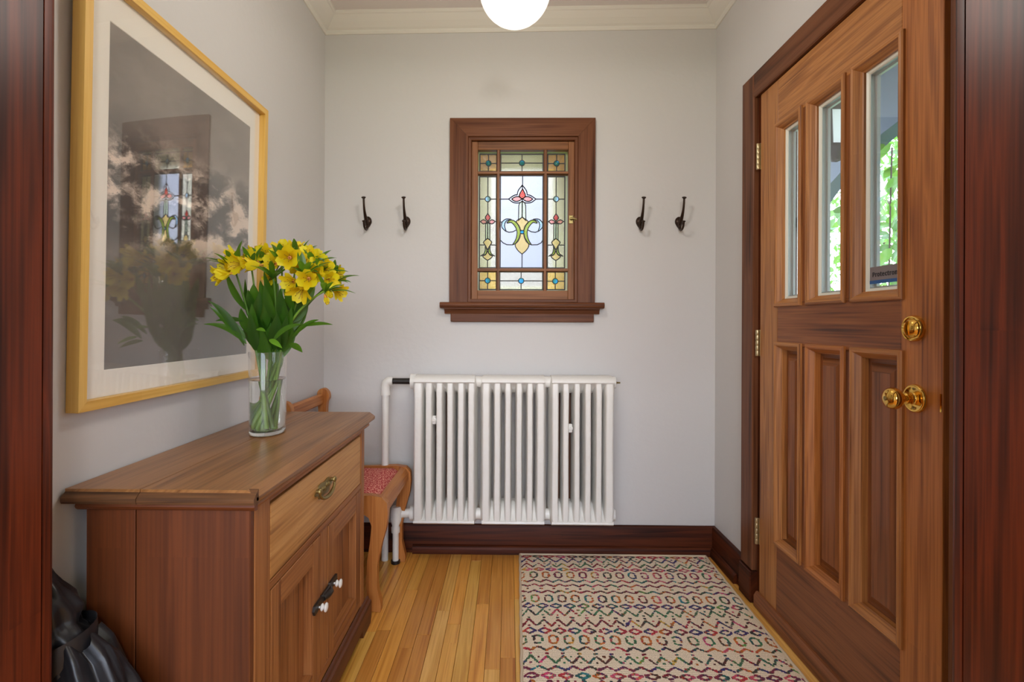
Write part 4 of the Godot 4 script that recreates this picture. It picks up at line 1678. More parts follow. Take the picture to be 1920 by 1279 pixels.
	# map the weave over the whole rug
	for i in b.v.size():
		var v := (b.v[i].z - za) / (zb - za)
		b.u[i] = Vector2((b.v[i].x + 0.022 * v - 0.056) / 0.898, v)
	var weave := part(b, "woven_field", m, r)
	weave.name = "woven_field"
	b = mb(Vector3.BACK)
	for s in 2:
		var path := []
		for k in 60:
			var v := k / 59.0
			path.append(Vector3((0.056 if s == 0 else 0.954) - 0.022 * v + 0.0012 * sin(k * 1.9), 0.0055, lerpf(za, zb, v)))
		b.tube(path, [0.0052], 8)
	b.tube([Vector3(0.056, 0.0055, za), Vector3(0.954, 0.0055, za)], [0.0052], 8)
	part(b, "edge_binding", std(rgb(206, 186, 158), 0.95), r)


# ---------------------------------------------------------------- picture

func build_picture() -> void:
	var p := thing("framed_picture", "large cloud photograph in a pale wood frame hanging above the chest", "picture", Vector3(XL, 0.94, -1.047))
	# local: x out of the wall, y up, z negative into the room; the top leans forward
	p.rotation = Vector3(0, 0, -0.014)
	p.position.x = XL + 0.002
	var w := 0.80
	var h := 0.958
	var A := Vector3(0, 0, 0)
	var u := Vector3(0, 0, -1)
	var v := Vector3(0, 1, 0)
	var f := Vector3(1, 0, 0)
	for s in 4:
		var b := mb(v if s % 2 else u)
		var t := 0.021
		var dp := 0.027
		var q: Array = [[Vector2(0, 0), Vector2(w, 0), Vector2(w - t, t), Vector2(t, t)], [Vector2(w, 0), Vector2(w, h), Vector2(w - t, h - t), Vector2(w - t, t)], [Vector2(w, h), Vector2(0, h), Vector2(t, h - t), Vector2(w - t, h - t)], [Vector2(0, h), Vector2(0, 0), Vector2(t, t), Vector2(t, h - t)]][s]
		b.prism(PackedVector2Array(q), Transform3D(Basis(u, v, f), A), 0.0, dp)
		part(b, "frame_rail", M.frame, p)
	var b := mb()
	b.box(Vector3(0.001, 0.01, -0.01), Vector3(0.004, h - 0.01, -w + 0.01))
	part(b, "backing", M.backing, p)
	# mat with a bevelled window
	var mx := 0.0055
	var wz0 := 0.092
	var wz1 := 0.718
	var wy0 := 0.080
	var wy1 := 0.868
	b = mb()
	b.frame(Vector3(mx, 0.012, -0.012), u, v, f, w - 0.024, h - 0.024, [Vector2(0, 0), Vector2(0.01, 0)])
	b.quad(Vector3(mx, 0.02, -0.02), Vector3(mx, 0.02, -w + 0.02), Vector3(mx, wy0, -w + 0.02), Vector3(mx, wy0, -0.02), f)
	b.quad(Vector3(mx, wy1, -0.02), Vector3(mx, wy1, -w + 0.02), Vector3(mx, h - 0.02, -w + 0.02), Vector3(mx, h - 0.02, -0.02), f)
	b.quad(Vector3(mx, wy0, -0.02), Vector3(mx, wy0, -wz0), Vector3(mx, wy1, -wz0), Vector3(mx, wy1, -0.02), f)
	b.quad(Vector3(mx, wy0, -wz1), Vector3(mx, wy0, -w + 0.02), Vector3(mx, wy1, -w + 0.02), Vector3(mx, wy1, -wz1), f)
	b.frame(Vector3(mx, wy0, -wz0), u, v, f, wz1 - wz0, wy1 - wy0, [Vector2(0, 0), Vector2(0.0015, -0.0014)])
	part(b, "mat", M.mat, p)
	# the print: grey-brown sky with storm clouds
	var W := 420
	var H := 520
	var a := noise(W, H, 0.011, 71, 1, FastNoiseLite.TYPE_SIMPLEX_SMOOTH, FastNoiseLite.FRACTAL_FBM, 5, 40.0)
	var c := noise(W, H, 0.024, 72, 1, FastNoiseLite.TYPE_SIMPLEX_SMOOTH, FastNoiseLite.FRACTAL_FBM, 4, 30.0)
	var im := Image.create(W, H, false, Image.FORMAT_RGB8)
	for y in H:
		var t := float(y) / H
		var cl := smoothstep(0.22, 0.38, t) * (1.0 - smoothstep(0.56, 0.68, t))
		for x in W:
			var k := y * W + int(x * 0.55 + y * 0.2)
			var n0 := (a[k] - 128) / 128.0
			var n1 := (c[k] - 128) / 128.0
			var s := float(x) / W
			var cloud := clampf(0.36 + n0 * 1.7 + n1 * 0.8 + (s - 0.5) * 0.3, 0.0, 1.0)
			var l := lerpf(0.46 + n0 * 0.06, 0.20 + cloud * 0.66, cl)
			l = lerpf(l, 0.37 + n0 * 0.02, smoothstep(0.6, 0.72, t))
			im.set_pixel(x, y, Color(l * 1.04, l * 0.95, l * 0.87))
	var pm := std(Color.WHITE, 0.6)
	pm.albedo_texture = ImageTexture.create_from_image(im)
	b = mb()
	var px := mx - 0.0012
	b.quad(Vector3(px, wy0 - 0.003, -wz0 + 0.003), Vector3(px, wy0 - 0.003, -wz1 - 0.003), Vector3(px, wy1 + 0.003, -wz1 - 0.003), Vector3(px, wy1 + 0.003, -wz0 + 0.003), f)
	for i in b.v.size():
		b.u[i] = Vector2((-b.v[i].z - wz0) / (wz1 - wz0), 1.0 - (b.v[i].y - wy0) / (wy1 - wy0))
	part(b, "print", pm, p)
	# acrylic glazing, bowed a little as large sheets are
	b = mb()
	var n := 40
	for side in 2:
		var rows := []
		for i in 2:
			var l := []
			for k in n + 1:
				var s := k / float(n)
				var bow := 0.015 * (1.0 - pow(2.0 * s - 1.0, 2.0))
				l.append(Vector3(0.009 + bow - 0.002 * side + 0.0, lerpf(0.018, h - 0.018, i), -lerpf(0.018, w - 0.018, s)))
			rows.append(l)
		b.skin(rows, false, f if side == 0 else -f)
	part(b, "glazing", M.pane, p)


# ---------------------------------------------------------------- hooks

func build_hooks() -> void:
	var xs := [-0.703, -0.510, 0.640, 0.832]
	var lb := ["dark iron coat hook at the far left, nearest the picture", "dark iron coat hook just left of the stained glass window", "dark iron coat hook just right of the stained glass window", "dark iron coat hook nearest the front door"]
	for i in 4:
		var h := thing("coat_hook", lb[i], "hook", Vector3(xs[i], 1.632, ZB), "coat hooks on the back wall")
		var b := mb()
		# shield plate
		var o := PackedVector2Array()
		for k in 28:
			var t := TAU * k / 28.0
			var s := sin(t)
			o.append(Vector2((0.0195 if s > -0.2 else 0.0195 * (1.0 - 0.42 * (-s - 0.2) / 0.8)) * cos(t), 0.024 * s if s > 0 else 0.034 * s))
		b.prism(o, Transform3D(Basis(), Vector3.ZERO), 0.0, 0.004, 60.0)
		b.lathe([Vector2(0.017, 0.003), Vector2(0.014, 0.0065), Vector2(0.007, 0.009), Vector2(0.0, 0.0095)], Transform3D(Basis(Vector3.RIGHT, Vector3.BACK, Vector3.UP), Vector3.ZERO), 18)
		part(b, "plate", M.hook, h)
		b = mb()
		var up := []
		up.append_array(bez(Vector3(0, -0.014, 0.007), Vector3(0, 0.004, 0.044), Vector3(0, 0.040, 0.062), 7))
		var up2 := bez(Vector3(0, 0.040, 0.062), Vector3(0, 0.066, 0.074), Vector3(0, 0.098, 0.076), 6)
		up2.remove_at(0)
		up.append_array(up2)
		b.tube(up, [0.011, 0.0105, 0.0098, 0.009, 0.0082, 0.0074, 0.0066, 0.006, 0.0056, 0.0053, 0.005, 0.005, 0.005, 0.0055], 10)
		b.lathe([Vector2(0.004, -0.006), Vector2(0.007, -0.003), Vector2(0.0108, 0.0), Vector2(0.0108, 0.003), Vector2(0.007, 0.0055), Vector2(0.0, 0.0065)], Transform3D(Basis(Vector3.RIGHT, 0.35), Vector3(0, 0.099, 0.0765)), 14)
		part(b, "upper_arm", M.hook, h)
		b = mb()
		var lo := bez(Vector3(0, -0.010, 0.007), Vector3(0, -0.048, 0.010), Vector3(0, -0.047, 0.040), 7)
		var l2 := bez(Vector3(0, -0.047, 0.040), Vector3(0, -0.046, 0.066), Vector3(0, -0.014, 0.072), 6)
		l2.remove_at(0)
		lo.append_array(l2)
		b.tube(lo, [0.009, 0.0082, 0.0076, 0.007, 0.0064, 0.006, 0.0056, 0.0052, 0.005, 0.005, 0.005, 0.005, 0.005, 0.005], 10)
		b.lathe([Vector2(0.0045, -0.005), Vector2(0.0075, -0.002), Vector2(0.009, 0.001), Vector2(0.0075, 0.0035), Vector2(0.0, 0.005)], Transform3D(Basis(Vector3.RIGHT, 0.3), Vector3(0, -0.0125, 0.072)), 12)
		part(b, "lower_arm", M.hook, h)


# ---------------------------------------------------------------- lamps

func build_pendants() -> void:
	for i in 2:  # the second lamp is unseen, added as fill light from the hall
		var y: float = [2.004, 2.004][i]
		var o := thing("pendant_lamp", ["white glass globe pendant lamp hanging in the middle of the vestibule ceiling", "unseen white glass globe lamp added in the hall as fill light"][i], "lamp", [Vector3(0.013, y, -1.50), Vector3(0.2, y, 0.9)][i])
		var b := mb()
		var pr := [Vector2(0.0001, 0.0)]
		for k in range(1, 18):
			var a := -PI / 2 + k / 17.0 * (PI - 0.42)
			pr.append(Vector2(0.105 * cos(a), 0.105 + 0.105 * sin(a)))
		pr.append(Vector2(0.044, 0.212))
		b.lathe(pr, Transform3D(), 40)
		part(b, "globe", M.globe, o)
		b = mb()
		b.lathe([Vector2(0.046, 0.203), Vector2(0.052, 0.208), Vector2(0.050, 0.235), Vector2(0.030, 0.255), Vector2(0.012, 0.265), Vector2(0.0, 0.265)], Transform3D(), 24)
		part(b, "fitter", M.old_brass, o)
		var top := 2.645 - y
		b = mb()
		b.tube([Vector3(0, 0.262, 0), Vector3(0, top - 0.02, 0)], [0.006], 10)
		part(b, "rod", M.old_brass, o)
		b = mb()
		b.lathe([Vector2(0.0, top - 0.045), Vector2(0.012, top - 0.045), Vector2(0.03, top - 0.03), Vector2(0.055, top - 0.018), Vector2(0.06, top), Vector2(0.0, top)], Transform3D(), 24)
		part(b, "canopy", M.old_brass, o)
		var l := OmniLight3D.new()
		l.name = "bulb_light"
		l.light_color = rgb(255, 249, 242)
		l.light_energy = [0.42, 1.25][i]
		l.light_size = 0.10
		l.omni_range = 12.0
		l.omni_attenuation = 2.0
		l.shadow_enabled = true
		l.position = Vector3(0, 0.105, 0)
		o.add_child(l)


# ---------------------------------------------------------------- vase of flowers

func oval(pr: Array, xf: Transform3D, sx: float, sz: float) -> MB:
	var b := mb()
	b.lathe(pr, xf, 56, sx, sz)
	return b


func leaf(a: Vector3, m: Vector3, e: Vector3, w: float, face: Vector3, fold := 0.25) -> MB:
	var b := mb()
	var mid := bez(a, m, e, 10)
	var rows := []
	for i in mid.size():
		var t := i / 10.0
		var d: Vector3 = (mid[mini(i + 1, 10)] - mid[maxi(i - 1, 0)]).normalized()
		var s := d.cross(face).normalized()
		var nn := s.cross(d).normalized()
		var ww := w * pow(sin(PI * pow(t * 0.97 + 0.015, 0.85)), 0.9)
		rows.append([mid[i] - s * ww + nn * ww * fold, mid[i] - s * ww * 0.5 + nn * ww * fold * 0.35, mid[i], mid[i] + s * ww * 0.5 + nn * ww * fold * 0.35, mid[i] + s * ww + nn * ww * fold])
	b.skin(rows)
	return b


func bloom(parent: Node3D, c: Vector3, dir: Vector3, size := 1.0, open := 0.9) -> void:
	# trumpet of six petals round a throat with stamens
	var z := dir.normalized()
	var x := z.cross(Vector3(0.2, 1.0, 0.1)).normalized()
	var y := z.cross(x)
	var bs := Basis(x, y, z)
	var b := mb()
	var base := c - z * 0.042 * size
	b.tube([base - z * 0.004, base + z * 0.006 * size, base + z * 0.016 * size], [0.0025, 0.0045, 0.0055], 8)
	var fl := part(b, "bloom", M.throat, parent)
	var spin := rng.randf() * TAU
	for k in 6:
		var an := spin + TAU * k / 6.0
		var o := bs * Vector3(cos(an), sin(an), 0)
		var tw := bs * Vector3(-sin(an), cos(an), 0)
		var inner := k % 2 == 1
		var ln := (0.060 if inner else 0.056) * size
		var wd := (0.0115 if inner else 0.0185) * size
		var rows := []
		var op := open * rng.randf_range(0.85, 1.15)
		for i in 10:
			var t := i / 9.0
			var curl := pow(t, 1.6) * op
			var p := base + z * ln * (t - 0.18 * pow(t, 3.0) * op) + o * (0.004 * size + ln * 0.50 * curl)
			var ww := wd * pow(sin(PI * minf(0.06 + 0.86 * pow(t, 0.9), 0.985)), 0.7) * (0.45 + 0.55 * smoothstep(0.0, 0.5, t))
			var nrm := (o * (1.0 - 0.75 * t) + z * -0.4 * t).normalized()
			var row := []
			for s in [-1.0, -0.5, 0.0, 0.5, 1.0]:
				row.append(p + tw * ww * s - o * 0.004 * size * s * s * (1.0 - t) * 1.2 + z * 0.003 * size * absf(s) * t + o * 0.0015 * size * sin(t * 9.0 + k) * absf(s) * t)
			rows.append(row)
		b = mb()
		b.skin(rows)
		part(b, "petal", M.petal_deep if inner else M.petal, fl)
	b = mb()
	for k in 5:
		var an := spin + 0.4 + TAU * k / 5.0
		var o := bs * Vector3(cos(an), sin(an), 0)
		var e := base + z * 0.046 * size + o * 0.009 * size
		b.tube(bez(base + z * 0.01, base + z * 0.03 * size + o * 0.002, e, 5), [0.0005], 5)
		b.tube([e - z * 0.001, e + z * 0.002 + o * 0.001, e + z * 0.004], [0.0006, 0.0011, 0.0006], 6)
	part(b, "stamens", M.anther, fl)


func build_vase() -> void:
	var cen := Vector3(-0.752, 0.7865, -1.587)
	var turn := Basis(Vector3.UP, 0.18)
	var xf := Transform3D(turn, cen)
	var sx := 1.0
	var sz := 1.45
	var v := thing("glass_vase", "tall clear oval glass vase standing on the pine chest", "vase")
	part(oval([Vector2(0.0505, 0.014), Vector2(0.0517, 0.03), Vector2(0.0535, 0.2515), Vector2(0.0531, 0.2530), Vector2(0.0523, 0.2530), Vector2(0.0519, 0.2515), Vector2(0.0502, 0.03), Vector2(0.0488, 0.015)], xf, sx, sz), "glass_body", M.pane, v)
	part(oval([Vector2(0.0001, 0.0), Vector2(0.046, 0.0), Vector2(0.0495, 0.0015), Vector2(0.0510, 0.006), Vector2(0.0505, 0.0125), Vector2(0.0485, 0.0135), Vector2(0.0001, 0.0135)], xf, sx, sz), "glass_base", M.vase, v)
	var wpr := [Vector2(0.0001, 0.0146), Vector2(0.0428, 0.0154), Vector2(0.0476, 0.0198), Vector2(0.0488, 0.03), Vector2(0.0508, 0.165), Vector2(0.0508, 0.1675), Vector2(0.0498, 0.1665), Vector2(0.0001, 0.1662)]
	var wm := part(oval(wpr, xf, sx, sz), "water", M.water, self)
	tag(wm, "clear water filling two thirds of the glass vase", "water")

	# stems: foot, waist at the rim, head; then blooms and leaves
	var D := 1.58
	var heads := [
		[at(440, 505, 1.50), "alstroemeria stem reaching furthest left, its blooms before the picture print", [[405, 518, 1.44, -0.7, -0.25, 0.6, 1.0], [428, 477, 1.49, -0.9, 0.3, 0.35, 1.0], [440, 496, 1.46, -0.35, -0.2, 0.9, 1.1], [418, 500, 1.47, -0.6, 0.1, 0.8, 0.95]]],
		[at(472, 505, 1.56), "alstroemeria stem with blooms before the mat's right border", [[462, 476, 1.55, -0.6, 0.5, 0.5, 0.95], [466, 496, 1.50, -0.9, 0.0, 0.3, 0.9]]],
		[at(496, 500, 1.60), "alstroemeria stem with a cup bloom just left of the bouquet's middle", [[494, 474, 1.58, 0.05, 0.25, 0.95, 1.0], [478, 466, 1.66, -0.3, 0.8, 0.2, 0.9]]],
		[at(512, 520, 1.52), "alstroemeria stem at the front with a low half hidden bloom", [[505, 522, 1.54, -0.2, -0.3, 0.8, 0.8], [508, 492, 1.53, -0.15, 0.1, 0.97, 0.95]]],
		[at(528, 495, 1.55), "alstroemeria stem topped by the largest blooms in the middle", [[528, 466, 1.56, 0.0, 0.55, 0.75, 1.15], [540, 483, 1.47, 0.25, -0.1, 0.95, 1.2], [518, 472, 1.56, -0.4, 0.4, 0.7, 1.0]]],
		[at(556, 490, 1.66), "alstroemeria stem at the back with blooms at the crown's top", [[553, 458, 1.68, 0.1, 0.9, 0.3, 0.95], [565, 466, 1.66, 0.35, 0.7, 0.5, 0.9], [556, 500, 1.60, 0.15, 0.2, 0.95, 1.0]]],
		[at(570, 515, 1.48), "alstroemeria stem at the front right with a star bloom and a broad hanging one", [[576, 523, 1.46, 0.2, -0.1, 0.97, 1.05], [562, 552, 1.47, -0.1, -0.75, 0.7, 1.15], [541, 530, 1.47, -0.25, -0.2, 0.95, 0.95]]],
		[at(585, 500, 1.58), "alstroemeria stem right of the middle with paired upright blooms", [[578, 474, 1.58, 0.2, 0.6, 0.7, 1.0], [592, 480, 1.60, 0.5, 0.5, 0.6, 0.95], [576, 492, 1.55, 0.6, 0.45, 0.5, 0.85], [590, 512, 1.50, 0.35, 0.1, 0.93, 0.95]]],
		[at(605, 515, 1.56), "alstroemeria stem with blooms over the right shoulder of the bouquet", [[601, 491, 1.55, 0.5, 0.3, 0.8, 1.0], [612, 503, 1.52, 0.7, 0.0, 0.6, 1.0], [620, 524, 1.51, 0.6, -0.2, 0.77, 0.9]]],
		[at(622, 530, 1.60), "alstroemeria stem reaching furthest right with outward blooms", [[634, 515, 1.60, 0.9, -0.1, 0.35, 1.0], [638, 548, 1.56, 0.85, -0.35, 0.4, 0.95]]],
		[at(610, 545, 1.50), "alstroemeria stem drooping low on the right with two small buds", [[619, 553, 1.50, 0.6, -0.7, 0.3, 0.62], [613, 566, 1.49, 0.35, -0.9, 0.2, 0.5]]],
	]
	var i := 0
	for h in heads:
		var head: Vector3 = h[0]
		var s := thing("alstroemeria", h[1], "flower", Vector3.ZERO, "alstroemeria stems in the vase")
		var an := TAU * i / heads.size() + 0.4
		var fd := Vector3(head.x - cen.x, 0, head.z - cen.z)
		var side := clampf((head.x - cen.x) * 0.42, -0.042, 0.043)
		var foot := cen + turn * Vector3(clampf(-0.012 - fd.x * 0.06 + 0.022 * cos(an), -0.036, 0.026), 0.0225, 0.030 * sin(an * 1.7))
		var waist := cen + turn * Vector3(side, 0.252, clampf(fd.z * 0.3, -0.040, 0.040) + 0.012 * sin(an))
		var path := []
		for k in 8:
			path.append(foot.lerp(waist, k / 8.0))
		path.append_array(bez(waist, waist + (waist - foot) * 0.55, head, 10))
		var b := mb()
		var rad := []
		for k in path.size():
			rad.append(lerpf(0.0056, 0.0028, k / float(path.size() - 1)))
		b.tube(path, rad, 8)
		part(b, "stem", M.stem if i % 3 else M.stem_dark, s)
		for q in h[2]:
			var c := at(q[0], q[1], q[2])
			var dir := Vector3(q[3], q[4], q[5]).normalized()
			b = mb()
			b.tube(bez(head, head.lerp(c, 0.5) - dir * 0.02, c - dir * 0.044 * q[6], 6), [0.0020, 0.0018], 6)
			part(b, "pedicel", M.stem_dark, s)
			bloom(s, c, dir, q[6] * 0.95, 0.95 if q[6] > 0.7 else 0.12)
		# whorl of small leaves under the blooms
		for k in 8:
			var a2 := TAU * k / 8.0 + i
			var od := Vector3(cos(a2), rng.randf_range(-0.1, 0.75), sin(a2)) + (head - (cen + Vector3(0, 0.45, 0))).normalized() * 0.9
			od = od.normalized()
			var e := head + od * rng.randf_range(0.055, 0.092)
			if e.x < XL + 0.035:
				e.x = XL + 0.035
			var fc := (Vector3.UP - od * od.y + Vector3(0, 0, 0.3)).normalized()
			part(leaf(head + Vector3(0, -0.006, 0), head.lerp(e, 0.55) + Vector3(0, 0.012, 0), e, rng.randf_range(0.008, 0.0125), fc), "leaf", [M.leaf, M.leaf_dark, M.leaf][k % 3], s)
		# broad leaves clasping the lower stem
		for k in 8:
			var t := -0.2 + 0.11 * k + rng.randf() * 0.03
			var id := mini(8 + int(t * 10.0), path.size() - 2)
			var st: Vector3 = path[id]
			var a3 := rng.randf() * TAU
			var lean := Vector3(cos(a3) * 0.42, 1.0, sin(a3) * 0.42 + 0.1) + Vector3((head.x - cen.x) * 0.7, 0, 0)
			var ln := rng.randf_range(0.09, 0.14)
			var e := st + lean.normalized() * ln
			var fc := Vector3(cos(a3) * 0.4, -0.15, sin(a3) * 0.4 + 0.7).normalized()
			part(leaf(st, st.lerp(e, 0.5) + Vector3(cos(a3), 0, sin(a3)) * 0.012, e, rng.randf_range(0.013, 0.020), fc), "leaf", [M.leaf, M.leaf_dark, M.leaf_dark, M.leaf][k % 4], s)
		# leaves within the water
		if i % 3 == 0:
			part(leaf(path[6], path[6] + Vector3(0.008, 0.02, 0.004), path[6] + Vector3(0.016, 0.075, 0.006), 0.008, Vector3(0, 0, 1)), "leaf", M.leaf, s)
		i += 1
	# a few long leaves that stand out sideways; each springs from its stem
	var by := [0, 0, 0, 0, 1, 9, 9, 10, 10, 6, 3]
	var side := [[458, 648, 1.52, 430, 585, 390, 564, 1.46, 0.010], [460, 635, 1.52, 440, 612, 394, 575, 1.48, 0.013], [457, 602, 1.52, 430, 596, 404, 602, 1.50, 0.009], [462, 645, 1.52, 432, 606, 382, 608, 1.47, 0.010], [458, 580, 1.56, 450, 560, 438, 548, 1.52, 0.006], [548, 632, 1.54, 575, 603, 598, 600, 1.52, 0.009], [570, 612, 1.53, 596, 604, 624, 609, 1.52, 0.007], [542, 645, 1.52, 556, 648, 567, 661, 1.48, 0.010], [512, 640, 1.48, 530, 612, 566, 608, 1.46, 0.010], [505, 637, 1.46, 514, 640, 529, 653, 1.43, 0.008], [480, 618, 1.46, 490, 616, 498, 622, 1.44, 0.006]]
	var stems := []
	for q in get_children():
		if str(q.name).begins_with("alstroemeria"):
			stems.append(q)
	for k in side.size():
		var q: Array = side[k]
		part(leaf(at(q[0], q[1], q[2]), at(q[3], q[4], (q[2] + q[7]) / 2), at(q[5], q[6], q[7]), q[8], Vector3(0.1, 0.6, 0.8).normalized(), 0.2), "leaf", [M.leaf_dark, M.leaf, M.leaf_dark, M.leaf, M.leaf_dark, M.leaf, M.leaf, M.leaf, M.leaf, M.leaf_light, M.leaf_light][k], stems[by[k]])


# ---------------------------------------------------------------- bag

func build_bag() -> void:
	var o := thing("bundle", "crumpled black satin bundle tied at its waist, on the floor beside the chest", "bag")
	var rows := []
	# (height, centre x, centre z, half width, half depth)
	var pr := [[0.012, -0.765, -0.968, 0.125, 0.062], [0.06, -0.770, -0.968, 0.132, 0.066], [0.16, -0.772, -0.966, 0.130, 0.066], [0.28, -0.782, -0.966, 0.116, 0.064], [0.38, -0.796, -0.966, 0.096, 0.060], [0.45, -0.812, -0.967, 0.080, 0.056], [0.50, -0.824, -0.968, 0.064, 0.050], [0.525, -0.836, -0.968, 0.046, 0.042]]
	var K := 72
	for i in pr.size() * 3 - 2:
		var t := i / 3.0
		var a: Array = pr[int(t)]
		var e: Array = pr[mini(int(t) + 1, pr.size() - 1)]
		var f := t - int(t)
		var row := []
		for k in K:
			var an := TAU * k / K
			var y: float = lerpf(a[0], e[0], f)
			var fold := 0.11 * sin(an * 9.0 + 2.0 * sin(y * 9.0)) + 0.06 * sin(an * 17.0 + y * 14.0 + 1.3) + 0.05 * sin(an * 5.0 - y * 22.0)
			fold *= smoothstep(0.0, 0.1, y)
			var r := 1.0 + fold
			row.append(Vector3(maxf(lerpf(a[1], e[1], f) + lerpf(a[3], e[3], f) * r * cos(an), XL + 0.004), y + 0.012 * sin(an * 7.0 + 1.0) * smoothstep(0.3, 0.5, y), lerpf(a[2], e[2], f) + lerpf(a[4], e[4], f) * r * sin(an)))
		rows.append(row)
	var b := mb()
	b.skin(rows, true)
	part(b, "skirt", M.cloth_black, o)
	# tied waist and the puffed top
	rows = []
	var pt := [[0.455, -0.855, -0.962, 0.045, 0.040], [0.475, -0.860, -0.962, 0.062, 0.052], [0.505, -0.866, -0.962, 0.066, 0.055], [0.535, -0.872, -0.963, 0.062, 0.052], [0.55, -0.876, -0.964, 0.050, 0.044], [0.562, -0.878, -0.965, 0.050, 0.045], [0.585, -0.884, -0.965, 0.056, 0.048], [0.61, -0.892, -0.965, 0.050, 0.044], [0.632, -0.898, -0.966, 0.034, 0.034], [0.66, -0.90, -0.968, 0.016, 0.020], [0.672, -0.90, -0.968, 0.002, 0.002]]
	for i in pt.size() * 2 - 1:
		var t := i / 2.0
		var a: Array = pt[int(t)]
		var e: Array = pt[mini(int(t) + 1, pt.size() - 1)]
		var f := t - int(t)
		var row := []
		for k in 56:
			var an := TAU * k / 56
			var y: float = lerpf(a[0], e[0], f)
			var r := 1.0 + 0.07 * sin(an * 6.0 + y * 60.0) + 0.05 * sin(an * 11.0 - y * 45.0) + 0.04 * sin(an * 3.0 + y * 90.0)
			row.append(Vector3(maxf(lerpf(a[1], e[1], f) + lerpf(a[3], e[3], f) * r * cos(an), XL + 0.003), y + 0.010 * sin(an * 2.0 + 0.5), lerpf(a[2], e[2], f) + lerpf(a[4], e[4], f) * r * sin(an)))
		rows.append(row)
	b = mb()
	b.skin(rows, true)
	part(b, "gathered_top", M.cloth_black, o)
	# band with a flap wrapped round the waist
	b = mb()
	rows = []
	for i in 5:
		var row := []
		for k in 40:
			var an := TAU * k / 40
			var y := 0.478 + 0.014 * i + 0.02 * cos(an + 0.6)
			var r := 1.08 + 0.03 * sin(PI * i / 4.0)
			row.append(Vector3(maxf(-0.864 + 0.064 * r * cos(an), XL + 0.002), y, -0.962 + 0.054 * r * sin(an)))
		rows.append(row)
	b.skin(rows, true)
	part(b, "band", M.cloth_black, o)


# ---------------------------------------------------------------- outside the door

